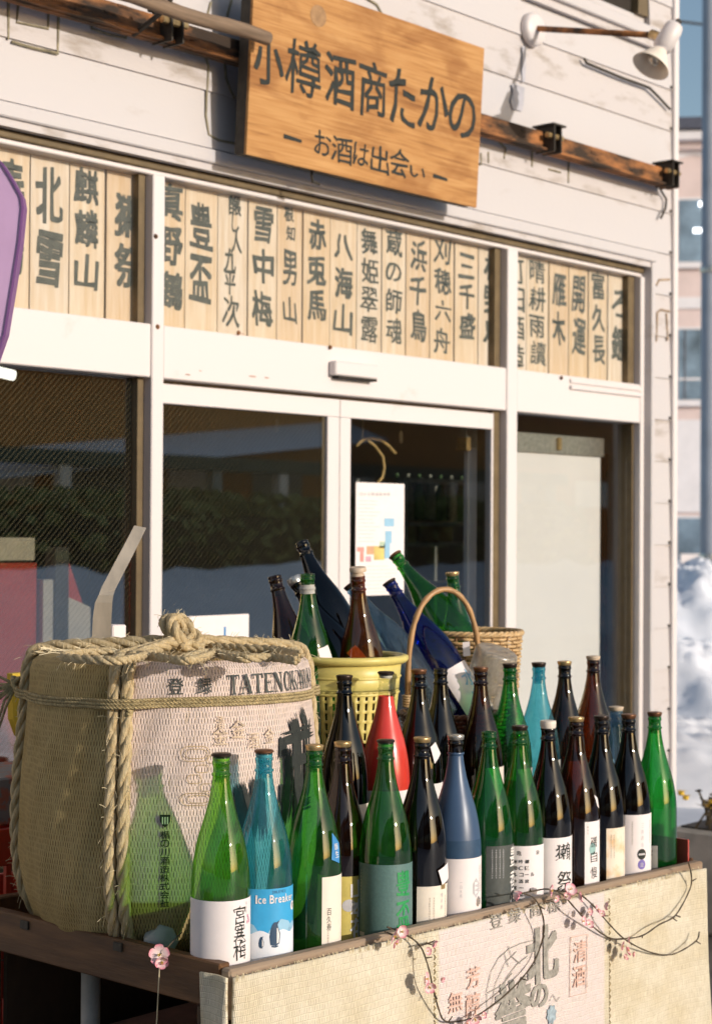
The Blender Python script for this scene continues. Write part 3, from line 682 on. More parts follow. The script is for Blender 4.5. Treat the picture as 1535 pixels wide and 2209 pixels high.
MB().lathe([(0, -.112), (.016, -.108), (.024, -.094), (.020, -.075), (.012, -.060)], 16, M=HM).build('bulb', M['capsilver'], lp, True)
MB().tube([hp-hd*.06, hp-hd*.085+Vector((.006, 0, 0))], .012, 8).build('cord_grip', M['iron'], lp)
MB().tube([le+(hp-le)*-.35, hp], .016, 8).build('swivel', M['capgold'], lp, True)
def cable(pts, lab, r=.006, mat='iron', Y=SY-.022):
    tag(MB().tube([P(x, y, 'y', Y) for x, y in pts], r, 6).build('cable', M[mat], None, True), lab, 'cable')
cable([(1259, 126), (1264, 136), (1290, 147), (1340, 168), (1385, 184), (1400, 190), (1418, 208), (1444, 236)], 'thin cable clipped along the siding below the lamp')
cable([(1414, 392), (1424, 410), (1436, 430), (1434, 450), (1424, 471)], 'loose wire end hanging below the beam end', .005)
M['lampshadow'] = pm('blue grey streak', (.475, .465, .50), .7, .1, 20)
st = Ink()
for (x0, y0, x1, y1) in ((1124, 100, 1131, 180), (1103, 185, 1127, 240)):
    cx, cz, ww, hh = pxbox(x0, y0, x1, y1, SY-.009); st.poly([(cx+ww/2*a*(1+.3*sin(b*9)), cz+hh/2*b) for a, b in [(-1, -1), (1, -.9), (1.1, -.3), (.8, .2), (1, 1), (-1, 1), (-.8, .3), (-1.2, -.4)]])
st.build('shadow_streak', M['lampshadow'], flat(SY-.0135), shop)  # cast shadow of the lamp painted on the siding in blue grey

# ================================================================== display stand
def dz(x): return -.0185*(x+1.33)            # the stand runs downhill with the street
SXa, SXb, SYa, SYb = -1.337, .236, -1.680, -.90
st = empty('display_stand', (-.58, -1.3, 0), 'dark timber display stand carrying the cask and the bottles', 'stand')
def sbox(name, x0, x1, y0, y1, z0_, z1_, mat, b=.003):
    mb = MB().box(x0, x1, y0, y1, z0_, z1_, b); mb.v = [(x, y, z+dz(x)) for x, y, z in mb.v]
    return mb.build(name, M[mat], st)
sbox('front_rail', SXa, SXb, SYa, SYa+.024, .66, .7475, 'rimwood', .004)
sbox('side_rail', SXa, SXa+.026, SYa+.025, SYb, .674, .7535, 'rail', .003)
sbox('side_rail', SXb-.014, SXb, SYa+.025, SYb, .674, .752, 'rail', .003)
sbox('back_rail', SXa+.027, SXb-.027, SYb-.024, SYb, .674, .752, 'rail')
yy = SYa+.026
while yy < SYb-.12:
    sbox('deck_board', SXa+.028, SXb-.028, yy, yy+.104, .680, .699, 'plank', .002); yy += .107
for x in (SXa+.002, SXb-.062):
    for y in (SYa+.026, SYb-.062): sbox('leg', x, x+.06, y, y+.06, .0-dz(x), .672, 'darkwood')
sbox('lower_rail', SXa+.01, SXa+.04, SYa+.09, SYb-.065, .40, .47, 'darkwood'); sbox('lower_rail', SXa+.065, SXb-.07, SYb-.05, SYb-.02, .30, .37, 'darkwood')
sbox('lower_shelf', SXa+.045, SXb-.03, SYa+.10, SYb-.07, .22, .245, 'darkwood')
sbox('step', -.80, .218, -1.436, -1.312, .6995, .803, 'plank'); sbox('step', -.72, .218, -1.300, -.93, .6995, .888, 'plank')
for py, z in ((2000, .716), (2047, .712)):
    p = P(55 if py < 2020 else 256, py-5, 'x', SXa); MB().box(SXa-.004, SXa+.002, p.y-.012, p.y+.012, p.z-.008, p.z+.008, .001).build('bolt_head', M['iron'], st)
sbox('shade_panel', SXa+.065, SXb-.07, SYb-.075, SYb-.064, .03, .665, 'darkwood', 0)  # added dark board, keeps the space under the deck looking shaded
tag(MB().box(.2155, .2212, -1.650, -1.45, .672, .768).build('red_tray', pm('red tray edge', (.45, .07, .05), .5)), 'red tray edge standing at the far end of the stand', 'tray')
# things stored beneath
p = P(196, 2150, 'y', -1.15); tag(MB().lathe([(.019, 0), (.019, .70)], 16, (p.x, p.y, .02), cap0=True, cap1=True).build('pipe', M['concrete'], None, True, 40), 'grey upright pipe standing under the stand', 'pipe')
tag(MB().box(-1.20, -.75, -1.30, -1.02, .248, .47, .004).build('carton', pm('reddish carton', (.36, .19, .14), .8)), 'reddish carton on the shelf under the stand', 'carton')
tag(MB().box(-.62, .05, -1.48, -1.08, .24, .52, .004).build('carton', pm('brown carton', (.30, .20, .11), .8)), 'brown carton hidden behind the straw mat', 'carton')

# ------------------------------------------------------------------ straw mat on the front
YM = -1.690
def bend(x, z):                              # the mat sags, bellies and its free right edge curls out
    d = max(0, z*-1+.74)
    q = -.010*d/.5-.006*sin(x*5.2+1)*d*2-.003*sin(x*13+z*6)
    if x > .02: q -= .035*((x-.02)/.18)**2*(.25+d)
    return q
nx, nz = 190, 70
xa, xb, za, zt = SXa-.004, .205, .12, .737
me = bpy.data.meshes.new('straw_mat'); vs = []; fs = []; uvs = []
for j in range(nz+1):
    for i in range(nx+1):
        x = xa+(xb-xa)*i/nx; z = za+(zt-za)*j/nz
        z2 = z+dz(x)
        vs.append((x+.004*sin(z*9)*(i == 0 or i == nx), YM+bend(x, z), z2)); uvs.append((x, z))
fs = [(j*(nx+1)+i, j*(nx+1)+i+1, (j+1)*(nx+1)+i+1, (j+1)*(nx+1)+i) for j in range(nz) for i in range(nx)]
# flap wrapped round the left corner
o = len(vs)
for j in range(nz+1):
    for i in range(7):
        z = za+(zt-za)*j/nz; y = YM+.004+.011*i
        vs.append((xa-.004-.003*sin(i*.9+z*20), y, z+dz(xa))); uvs.append((xa-.011*i, z))
fs += [(o+j*7+i, o+(j+1)*7+i, o+(j+1)*7+i+1, o+j*7+i+1) for j in range(nz) for i in range(6)]
me.from_pydata(vs, [], fs); me.update()
ul = me.uv_layers.new(name='UVMap')
for lp_ in me.loops: ul.data[lp_.index].uv = uvs[lp_.vertex_index]
me.polygons.foreach_set('use_smooth', [True]*len(me.polygons))
PX0, PX1 = P(938, 2100, 'y', YM).x, P(1297, 2050, 'y', YM).x
me.materials.append(weave('straw mat', (.83, .755, .60), (.56, .48, .33), .0042, .0118, .05, .30, .7, (.80, .69, .665), (PX0, PX1, 0., .738)))
mat_o = link('straw_mat', me); sm_ = mat_o.modifiers.new('thick', 'SOLIDIFY'); sm_.thickness = .005; sm_.offset = 1
tag(mat_o, 'pale straw mat with a pink printed panel hung over the stand front', 'mat')
def onmat(off=.0076): return lambda x, z: Vector((x, YM+bend(x, z-dz(x))-off, z))
def mtext(name, items, mat, bold=.012, wob=.04):
    ink = Ink()
    for i, (c, x0, y0, x1, y1) in enumerate(items):
        cx, cz, ww, hh = pxbox(x0, y0, x1, y1, YM-.004); ink.put(fit(c, cx, cz, ww, hh, bold, wob, 0, i+9))
    return ink.build(name, M[mat], onmat(), mat_o, .02)
mtext('lettering', [('北', 1132, 1998, 1202, 2118), ('の', 1140, 2122, 1180, 2172), ('誉', 1060, 2112, 1142, 2240)], 'ink_fade', .05, .05)
mtext('small_lettering', [('登', 1052, 1970, 1080, 2002), ('録', 1094, 1958, 1122, 1990), ('商', 1142, 1946, 1168, 1978), ('標', 1180, 1938, 1206, 1968)], 'ink_fade', .004, .03)
mtext('red_lettering', [('芳', 1000, 2085, 1028, 2130), ('醇', 998, 2140, 1028, 2190), ('無', 962, 2138, 992, 2182), ('清', 1234, 2028, 1260, 2075), ('酒', 1232, 2082, 1258, 2128)], 'ink_orange', .012, .02)
ink = Ink()
bx = [P(x, y, 'y', YM-.004) for x, y in ((1228, 2022), (1262, 2014), (1260, 2140), (1226, 2150), (1228, 2022))]
ink.stroke([(q.x, q.z) for q in bx], .0022); ink.build('seal_border', M['ink_orange'], onmat(), mat_o)
ink = Ink()
for pts in ([(1045, 2185), (1042, 2140), (1052, 2095), (1070, 2065), (1095, 2045), (1120, 2035), (1150, 2028)], [(1052, 2175), (1062, 2120), (1085, 2075), (1110, 2052)], [(1072, 2160), (1085, 2110), (1110, 2080), (1135, 2062)], [(1045, 2140), (1075, 2125), (1100, 2098)], [(1092, 2040), (1098, 2062), (1118, 2078)], [(1082, 2055), (1092, 2085)], [(1182, 2160), (1190, 2145), (1198, 2160), (1204, 2150)]):
    ink.stroke([(q.x, q.z) for q in [P(x, y, 'y', YM-.004) for x, y in pts]], .0018)
ink.build('crane_drawing', M['ink_fade'], onmat(), mat_o)
c = P(1186, 2188, 'y', YM-.004); Ink().poly([(c.x+.017*(1+.12*sin(a*8))*cos(a), c.z+.019*(1+.12*sin(a*8))*sin(a)) for a in [i*2*pi/48 for i in range(48)]]).build('blue_seal', M['ink_blue'], onmat(), mat_o)
for x in (PX0-.012, PX1+.012):               # stitched seams of the mat
    q = MB()
    for j in range(40): z = .72-.014*j; q.tube([(x, YM+bend(x, z)-.0065, z+dz(x)), (x+.003, YM+bend(x, z)-.008, z-.005+dz(x)), (x, YM+bend(x, z)-.006, z-.010+dz(x))], .0011, 4)
    q.build('seam', M['cord'], mat_o)
fr = MB()
for i in range(260):
    x = random.uniform(xa, xb); fr.tube([(x, YM-.004, .730+dz(x)), (x+random.uniform(-.002, .002), YM-.005, .737+dz(x)), (x+random.uniform(-.004, .004), YM-.003, .738+dz(x)+random.uniform(0, .004))], .0007, 3, False)
tag(fr.build('straw_ends', M['fibre'], mat_o), kind='stuff')

# ================================================================== the straw wrapped cask
BC = PD(367, 1700, 3.47); BC.z = 0
BR = .2955; BZ0, BZ1 = .702, 1.255
tcam = (CAM-BC); tcam.z = 0; BA0 = math.atan2(tcam.y, tcam.x)
PROF = [(0, BZ0), (.17, BZ0), (.222, BZ0+.012), (.255, BZ0+.045), (.276, BZ0+.10), (.286, BZ0+.17), (.287, BZ0+.25), (.282, BZ0+.34), (.275, BZ0+.42), (.271, BZ0+.475), (.268, BZ1-.030), (.262, BZ1-.012), (.248, BZ1), (.225, BZ1+.006)]
PROF = [(r*1.03, z) for r, z in PROF]
def brad(z):
    for (r0, a), (r1, b) in zip(PROF[1:], PROF[2:]):
        if a <= z <= b: return r0+(r1-r0)*(z-a)/max(b-a, 1e-6)
    return PROF[-1][0]
def bpt(a, z, off=0.):                       # a = angle from the camera side, + to the right
    an = BA0+a; r = brad(z)+off; return Vector((BC.x+r*cos(an), BC.y+r*sin(an), z))
cask = empty('sake_cask', (BC.x, BC.y, BZ0), 'straw wrapped sake cask bound with thick rope on the stand', 'cask')
me = bpy.data.meshes.new('straw_wrap'); vs = []; fs = []; uvs = []
na = 240; zs = []
for (r0, a), (r1, b) in zip(PROF, PROF[1:]):
    kk = max(1, int(math.hypot(r1-r0, b-a)/.012)); zs += [(r0+(r1-r0)*i/kk, a+(b-a)*i/kk) for i in range(kk)]
zs.append(PROF[-1])
arc = 0; arcs = [0]
for i in range(1, len(zs)): arc += math.hypot(zs[i][0]-zs[i-1][0], zs[i][1]-zs[i-1][1]); arcs.append(arc)
for i, (r, z) in enumerate(zs):
    for j in range(na+1):
        a = -pi+2*pi*j/na; rr = r+(.0015*sin(a*9+z*11)+.0018*sin(a*23-z*31))*(r > .1)
        vs.append((BC.x+rr*cos(BA0+a), BC.y+rr*sin(BA0+a), z)); uvs.append((a*BR, arcs[i]))
fs = [(i*(na+1)+j, i*(na+1)+j+1, (i+1)*(na+1)+j+1, (i+1)*(na+1)+j) for i in range(len(zs)-1) for j in range(na)]
me.from_pydata(vs, [], fs); me.update(); ul = me.uv_layers.new(name='UVMap')
for l_ in me.loops: ul.data[l_.index].uv = uvs[l_.vertex_index]
me.polygons.foreach_set('use_smooth', [True]*len(me.polygons))
arc_lo = arcs[min(range(len(zs)), key=lambda i: abs(zs[i][1]-(BZ0+.03)))]
me.materials.append(weave('straw wrap', (.50, .375, .165), (.15, .09, .03), .0062, .0112, .05, .10, .8, (.74, .60, .54), (-.085, .62, arc_lo+.09, arc-.012)))
link('straw_wrap', me, cask)
# lid of stuffed straw with a little net of cords
LZ = BZ1+.004
lid = MB().lathe([(.236, -.004), (.222, .004), (.19, .0), (.16, -.004), (.08, .004), (.0001, .008)], 48, (BC.x, BC.y, LZ)); lid = lid.build('lid', M['rope'], cask, True)
fz = MB()
for i in range(520):
    a = random.uniform(-pi, pi); r = random.uniform(.05, .272); l = random.uniform(.02, .06); da = random.uniform(-.5, .5); zz = BZ1+.006 if r < .235 else BZ1+.004
    d = Vector((cos(BA0+a), sin(BA0+a), 0)); t_ = Vector((-d.y, d.x, 0)); p = Vector((BC.x, BC.y, zz))+d*r; e = (d*cos(da)+t_*sin(da)).normalized()
    if r+l > .280: e = -e
    fz.tube([p, p+e*l*.5+Vector((0, 0, random.uniform(.001, .007))), p+e*l+Vector((0, 0, random.uniform(-.003, .010)))], random.uniform(.0006, .0014), 3, False)
tag(fz.build('loose_straw', M['fibre'], lid), kind='stuff')
def rope_on(mb, path, R, pitch, strands=3, n=7, fib=0, fmb=None):
    """strands laid round a path like a real twisted rope"""
    pts = [Vector(p) for p in path]
    # resample
    L = [0]
    for a, b in zip(pts, pts[1:]): L.append(L[-1]+(b-a).length)
    tot = L[-1]; step = pitch/14; kk = max(8, int(tot/step)); rs = []
    for i in range(kk+1):
        s_ = tot*i/kk; j = 0
        while j < len(L)-2 and L[j+1] < s_: j += 1
        t_ = (s_-L[j])/max(L[j+1]-L[j], 1e-9); p0 = pts[max(j-1, 0)]; p1 = pts[j]; p2 = pts[j+1]; p3 = pts[min(j+2, len(pts)-1)]
        rs.append(.5*((2*p1)+(p2-p0)*t_+(2*p0-5*p1+4*p2-p3)*t_*t_+(3*p1-p0-3*p2+p3)*t_**3))
    nrm = None; fr_ = []
    for i, p in enumerate(rs):
        t_ = (rs[min(i+1, kk)]-rs[max(i-1, 0)]).normalized()
        nrm = t_.orthogonal().normalized() if nrm is None else (nrm-t_*nrm.dot(t_)).normalized()
        fr_.append((p, nrm.copy(), t_.cross(nrm)))
    for s_ in range(strands):
        pp = []
        for i, (p, a, b) in enumerate(fr_):
            an = 2*pi*(s_/strands+tot*i/kk/pitch); pp.append(p+(a*cos(an)+b*sin(an))*R*.50)
        mb.tube(pp, R*.56, n)
    for i in range(fib):
        p, a, b = random.choice(fr_); an = random.uniform(0, 2*pi); d = a*cos(an)+b*sin(an); t_ = a.cross(b)
        l = random.uniform(.006, .022); e = (d*random.uniform(.3, 1)+t_*random.uniform(-1, 1)).normalized()
        fmb.tube([p+d*R*.95, p+d*R*1.0+e*l*.5, p+d*R+e*l+Vector((0, 0, -.15*l))], .0005, 3, False)
KZ = BZ1+.034
kt = PD(392, 1372, 3.43); kt.z = BZ1+.03
def strap(a, side=0., zend=BZ0+.02, R=.0112):  # from the knot over the rim and down the side
    c = Vector((BC.x, BC.y, 0)); pth = []
    rim = bpt(a+side/.262, BZ1-.004, R*.9)
    for t_ in (0, .25, .5, .75):
        q = kt.lerp(rim, t_); q.z = kt.z+(BZ1+R*.8-kt.z)*t_*.9; pth.append(q)
    q = bpt(a+side/.262, BZ1-.0, .0); q = q+(Vector((BC.x, BC.y, q.z))-q)*.06; q.z = BZ1+R*1.05; pth.append(q)
    q = bpt(a+side/.262, BZ1-.010, R*.55); q.z = BZ1-.002+R*.3; pth.append(q)
    z = BZ1-.04
    while z > zend:
        r_ = side/brad(z); pth.append(bpt(a+r_, z, R*.86)); z -= .04
    return pth
fib = MB()
for nm, specs in (('rope', [(rad(-18.5), -.0122), (rad(-18.5), .0122)]), ('rope', [(rad(-96), -.0122), (rad(-96), .0122)]), ('rope', [(rad(104), -.0122), (rad(104), .0122)]), ('rope', [(rad(165), 0), (rad(172), 0)])):
    for a, s_ in specs:
        mb = MB(); rope_on(mb, strap(a, s_), .0120, .120, 3, 8, 90, fib); mb.build(nm, M['rope'], cask, True)
# slack ropes lying across the lid, right side
for pts in ([(392, 1378), (440, 1392), (520, 1398), (600, 1402), (648, 1412)], [(400, 1420), (450, 1408), (520, 1420), (590, 1418), (640, 1425)], [(300, 1412), (350, 1418), (410, 1425), (470, 1408)], [(240, 1405), (180, 1408), (140, 1418), (260, 1425), (330, 1410)]):
    mb = MB(); pth = [P(x, y, 'z', BZ1+.016) for x, y in pts]; rope_on(mb, pth, .0085, .06, 3, 6, 50, fib); mb.build('lid_cord', M['rope'], cask, True)
# knot
for i in range(3):
    mb = MB(); ph = i*2.1; pth = []
    for q in range(20):
        t_ = 2*pi*q/19; v = Vector((.036*cos(t_), .016*sin(t_), .026*sin(t_+ph))); v.rotate(Matrix.Rotation(ph*.8+.5, 3, 'Z')); pth.append(kt+v+Vector((0, 0, .014)))
    rope_on(mb, pth, .0122, .085, 3, 7, 50, fib); mb.build('knot', M['rope'], cask, True)
tag(fib.build('rope_fibre', M['fibre'], cask), kind='stuff')
# thin hoops of cord round the shoulder, tied off at the far left
for i in range(3):
    mb = MB(); zc = 1.187-.0062*i; pth = []
    for q in range(97):
        a = -pi+2*pi*q/96; off = .0035
        for ra in (rad(-18.5), rad(-96), rad(104)):
            d = abs((a-ra+pi) % (2*pi)-pi)
            if d < .22: off = .0035+.024*max(0, cos(d/.22*pi/2))**.7
        pth.append(bpt(a, zc+.004*sin(a*2+1), off))
    rope_on(mb, pth, .0034, .022, 3, 5); mb.build('cord', M['cord'], cask, True)
mb = MB(); q0 = bpt(rad(-15), 1.181, .016)
for dz_ in (-.006, .0, .006): mb.tube([q0+Vector((.005*cos(t_*1.7), .006*sin(t_), dz_+.012*sin(t_+dz_*90))) for t_ in [i*2*pi/14 for i in range(15)]], .0036, 5)
mb.build('cord_knot', M['cord'], cask, True)
mb = MB(); q0 = bpt(rad(-100), 1.188, .035)
for i in range(9):
    e = PD(random.uniform(-70, -5), random.uniform(1470, 1600), 3.5); mid = q0.lerp(e, .5)+Vector((0, 0, random.uniform(.0, .03))); mb.tube([q0, mid, e], [.004, .003, .002], 5)
mb.tube([q0+Vector((.012*cos(t_), .012*sin(t_*1.3), .014*sin(t_))) for t_ in [i*.5 for i in range(20)]], .005, 5)
mb.build('cord_tail', M['cord'], cask, True)
# print on the wrap
def bmap(off=.0046): return lambda x, z: bpt(x/BR, z, off)
def zy(px, py):                              # height on the near side of the cask at a pixel
    return 1.5-(py-1104.5-42.5+(767-px)*.006)/F*(3.47-BR*cos(asin(max(-.99, min(.99, (px-367)/310)))))
def ap(px, r=316): return asin(max(-.985, min(.985, (px-367)/r)))*BR
ink = Ink()
x = ap(480, 302)
for ch in 'TATENOKAWA':
    wd = .0285 if ch != 'W' else .037
    serif(ink, ch, x, 1.194+.002*sin(x*9), wd*.92, .037); x += wd
for ch, px in (('登', 378), ('録', 434)): ink.put(fit(ch, ap(px, 302), 1.214, .029, .030, .008, .02, 0, px))
ink.build('lettering', M['ink_grey'], bmap(), cask, .008)
ink = Ink(); x = ap(358)
for i, ch in enumerate('楯の川酒造株式会社'): ink.put(fit(ch, x, zy(358, 1800+i*18.6), .0165, .0145, .012, 0))
zc = zy(358, 1770)
ink.build('maker_lettering', M['ink'], bmap(), cask, .008)
ink = Ink(); ink.poly([(x-.0095, zc+.011), (x+.0095, zc+.011), (x+.009, zc-.002), (x+.005, zc-.008), (x, zc-.012), (x-.005, zc-.008), (x-.009, zc-.002)])
ink.build('crest', M['ink'], bmap(.0048), cask, .008)
ink = Ink()
for i in (-1, 0, 1): ink.rect(x+i*.0045-.0011, x+i*.0045+.0011, zc-.006, zc+.007)
ink.build('crest_bars', M['ink_white'], bmap(.0056), cask)
ink = Ink()
def brush(pts, w):                           # dry brush: several hairs with gaps
    for q in range(9):
        o = (q-4)/4*w*.46; s0 = random.uniform(0, .12); s1 = random.uniform(.82, 1.06)
        n = 9; pp = []
        L_ = len(pts)-1
        for i in range(n):
            t_ = (s0+(s1-s0)*i/(n-1))*L_; j = min(int(max(t_, 0)), L_-1); u = t_-j
            a_, b_ = pts[j], pts[j+1]; dx, dy = b_[0]-a_[0], b_[1]-a_[1]; l = math.hypot(dx, dy) or 1
            pp.append((a_[0]+dx*u-dy/l*o+random.uniform(-1, 1)*w*.012, a_[1]+dy*u+dx/l*o+random.uniform(-1, 1)*w*.012))
        if random.random() < .93: ink.stroke(pp, [w*.05]+[w*random.uniform(.10, .16) for _ in range(n-2)]+[w*.03])
def K(px, py): return (ap(px, 322), zy(px, py))
for pts, w in (([(628, 1545), (636, 1580), (634, 1690), (630, 1770)], .032), ([(600, 1600), (640, 1585), (676, 1572)], .024), ([(648, 1530), (660, 1560), (655, 1600)], .022), ([(668, 1545), (662, 1590), (655, 1690), (650, 1730)], .030), ([(604, 1590), (602, 1640)], .022), ([(615, 1610), (612, 1700), (598, 1790)], .026), ([(606, 1650), (640, 1640), (672, 1625)], .020), ([(672, 1600), (674, 1660)], .022), ([(598, 1690), (594, 1740)], .016),
               ([(505, 1690), (512, 1740), (520, 1800)], .026), ([(545, 1672), (545, 1740), (548, 1810)], .030), ([(530, 1700), (515, 1760), (500, 1800)], .018), ([(620, 1720), (640, 1715)], .03), ([(618, 1745), (640, 1738), (660, 1730)], .02), ([(630, 1715), (628, 1800)], .028)):
    brush([K(*q) for q in pts], w)
ink.build('brush_lettering', M['ink'], bmap(), cask, .012)
ink = Ink()
def loop(cx, cy, rx, ry, flat_=0):
    pts = []
    for i in range(25):
        a = 2*pi*i/24; pts.append(K(cx+rx*cos(a)*(1 if not flat_ else 1), cy+ry*max(-1, min(1, sin(a)*1.3))))
    ink.stroke(pts, .0012)
for c_ in ((418, 1628, 30, 16), (420, 1628, 22, 10), (420, 1725, 32, 13), (424, 1725, 22, 8), (415, 1682, 14, 9), (432, 1660, 14, 8), (440, 1700, 12, 8), (452, 1640, 10, 8)): loop(*c_)
ink.build('gold_cloud_print', M['ink_ochre'], bmap(), cask, .012)
ink = Ink()
for px, py, s_ in ((470, 1590, .030), (508, 1575, .030), (540, 1600, .026), (575, 1590, .024), (470, 1560, .02)): ink.put(fit(random.choice('金清登上酒'), *K(px, py), s_, s_*1.1, 0, .05, 0, px))
ink.build('gold_lettering', pm('pale ochre ink', (.66, .51, .36), .8, .3, 90), bmap(), cask, .012)

# ================================================================== bottles
BH = .395
BP = [(.0, .006), (.030, .004), (.046, .001), (.0505, .004), (.0523, .010), (.0525, .03), (.0525, .150), (.0523, .172), (.0512, .192), (.0488, .212), (.0450, .234), (.0400, .256), (.0335, .276), (.0275, .296), (.0222, .316), (.0188, .334), (.0165, .348), (.0155, .358), (.0153, .3605), (.0172, .3615), (.0176, .3635), (.0170, .3655), (.0150, .3665), (.0147, .374), (.0149, .3805), (.0164, .382), (.0164, .386), (.0152, .3875), (.0150, .389), (.0158, .3905), (.0158, .3945), (.0148, .395)]
def bprad(z):
    for (r0, a), (r1, b) in zip(BP[3:], BP[4:]):
        if a <= z <= b: return r0+(r1-r0)*(z-a)/max(b-a, 1e-6)
    return .0525
_bm = {}
def bodymesh(kind, mats, zmin=0, zmax=9):
    k = (kind, zmin, zmax)
    if k not in _bm:
        pr = [(r, z) for r, z in BP if zmin <= z <= zmax]
        if zmin == 0 and zmax > .39: pr = pr+[(.0105, .3945), (.0100, .380), (.0112, .350)]
        mb = MB().lathe([(max(r, .0002), z) for r, z in pr], 44)
        me = bpy.data.meshes.new('glass_body'); me.from_pydata(mb.v, [], mb.f); me.materials.append(mats)
        bm = bmesh.new(); bm.from_mesh(me); bmesh.ops.recalc_face_normals(bm, faces=bm.faces[:]); bm.to_mesh(me); bm.free()
        me.polygons.foreach_set('use_smooth', [True]*len(me.polygons)); _bm[k] = me
    return _bm[k]
_cm = {}
def capmesh(style, mat):
    k = (style, mat)
    if k not in _cm:
        if style == 'crimp': pr = [(.0132, -.006), (.0158, -.004), (.0172, .0012), (.0178, .0030), (.0172, .0052), (.0130, .0062), (.0001, .0064)]
        elif style == 'flat': pr = [(.0108, -.008), (.0165, .0006), (.0178, .0012), (.0180, .0040), (.0160, .0058), (.0001, .0064)]
        elif style == 'stopper': pr = [(.0142, -.002), (.0142, .004), (.0120, .0045), (.0120, .008), (.0182, .009), (.0190, .012), (.0190, .017), (.0175, .0195), (.0001, .020)]
        elif style == 'wide': pr = [(.0150, -.010), (.0172, -.006), (.0176, .0), (.0176, .006), (.0165, .008), (.0001, .0085)]
        mb = MB().lathe(pr, 32)
        me = bpy.data.meshes.new('cap'); me.from_pydata(mb.v, [], mb.f); me.materials.append(M[mat]); me.polygons.foreach_set('use_smooth', [True]*len(me.polygons)); me.set_sharp_from_angle(angle=rad(45)); _cm[k] = me
    return _cm[k]
class Bottle:
    def __init__(s, Mx, g_, cap, label, group, cat='bottle'):
        s.M = Mx; s.e = empty('sake_bottle', None, label, cat, group, Mx)
        v = Mx.inverted() @ CAM; s.a0 = math.atan2(v.y, v.x)
        if g_ == 'red':
            s.part('glass_body', bodymesh('red', G['red'], 0, .352)); s.part('clear_neck', bodymesh('redneck', G['clear'], .34, .40))
        elif g_ == 'navy':
            s.part('glass_body', bodymesh('navy', G['navy'], 0, .3664)); s.part('neck', bodymesh('navyneck', G['dbrown'], .366, .40))
        else: s.part('glass_body', bodymesh(g_, G[g_]))
        if cap:
            st_, cm = cap; o = s.part('cap', capmesh(st_, cm)); o.location.z = BH
            if st_ == 'flat':
                o2 = bpy.data.objects.new('plug', capmesh('wide', 'plug')); col.objects.link(o2); o2.parent = o; o2.scale = (.80, .80, .5); o2.location.z = -.0035
    def part(s, name, me):
        o = bpy.data.objects.new(name, me); col.objects.link(o); o.parent = s.e; return o
    def fn(s, off): return lambda x, z: Vector(((bprad(z)+off)*cos(s.a0+x/.0525), (bprad(z)+off)*sin(s.a0+x/.0525), z))
    def label(s, a0, a1, z0_, z1_, mat, name='label', off=.0006):
        n = max(3, int((a1-a0)/6)); vs = []; fs = []; nz_ = 1 if z1_ < .16 else 8
        for j in range(nz_+1):
            for i in range(n+1): vs.append(s.fn(off)(rad(a0+(a1-a0)*i/n)*.0525, z0_+(z1_-z0_)*j/nz_))
        fs = [(j*(n+1)+i, j*(n+1)+i+1, (j+1)*(n+1)+i+1, (j+1)*(n+1)+i) for j in range(nz_) for i in range(n)]
        me = bpy.data.meshes.new(name); me.from_pydata(vs, [], fs); me.materials.append(M[mat]); me.polygons.foreach_set('use_smooth', [True]*len(fs))
        s.lab = s.part(name, me); return s.lab
    def ink(s, ink, mat, name='lettering', off=.0011, on=None):
        o = ink.build(name, M[mat], s.fn(off), None, .005); o.parent = on or s.lab; return o
def X(a): return rad(a)*.0525
def vtext(txt, a, z, w, h, step, bold=.012, wob=0, sd=0, dx=None):
    k = Ink()
    for i, c in enumerate(txt): k.put(fit(c, X(a)+(dx[i] if dx else 0), z-i*step, w, h, bold, wob, 0, sd+i))
    return k

def upright(px, py, y):
    p = P(px, py, 'y', y); p.z -= BH; return p
front = [ # px, py of the rim, row y, glass, cap, label words
 (478, 1631, -1.592, 'green1', ('flat', 'capdark'), 'light green sake bottle with white label at the stand corner'),
 (572, 1624, -1.592, 'teal', ('flat', 'capbrown'), 'teal blue sake bottle with sky blue penguin label'),
 (677, 1613, -1.592, 'green', ('crimp', 'capgold'), 'green sake bottle with gold cap and blue shoulder tag'),
 (736, 1606, -1.505, 'brown', ('crimp', 'capgold'), 'brown sake bottle with mustard yellow label'),
 (833, 1602, -1.592, 'green', ('flat', 'capdark'), 'green sake bottle with slate label and bright green brush letters'),
 (908, 1596, -1.590, 'dbrown', ('crimp', 'capgold'), 'black brown sake bottle with a loose paper tag beside the navy bottle'),
 (984, 1591, -1.594, 'navy', ('crimp', 'capsilver'), 'satin navy sake bottle with tall white label'),
 (1055, 1578, -1.590, 'green2', None, 'uncapped green sake bottle with charcoal label right of the navy bottle'),
 (1120, 1571, -1.592, 'green', ('crimp', 'capdark'), 'green sake bottle whose white label carries rows of handwriting'),
 (1182, 1562, -1.591, 'dbrown', ('wide', 'capwhite'), 'brown sake bottle with pale wide cap and large black calligraphy'),
 (1242, 1552, -1.592, 'brown', ('crimp', 'capgold'), 'brown sake bottle with gold cap and narrow white label'),
 (1298, 1549, -1.591, 'dbrown', ('crimp', 'capdark'), 'brown sake bottle with orange marbled label'),
 (1355, 1545, -1.593, 'dbrown', ('crimp', 'capbrown'), 'brown sake bottle with two round emblems on white label'),
 (1412, 1541, -1.591, 'green2', ('crimp', 'capbrown'), 'bright green sake bottle at the far end of the front row'),
]
FB = []
for i, (px, py, y, g_, cap, lab) in enumerate(front):
    p = upright(px, py, y)
    mx = Matrix.Translation(p) @ Matrix.Rotation(rad(random.uniform(-.5, .5)), 4, 'X') @ Matrix.Rotation(rad(random.uniform(-.6, .4)), 4, 'Y')
    FB.append(Bottle(mx, g_, cap, lab, 'sake bottles in the front row'))
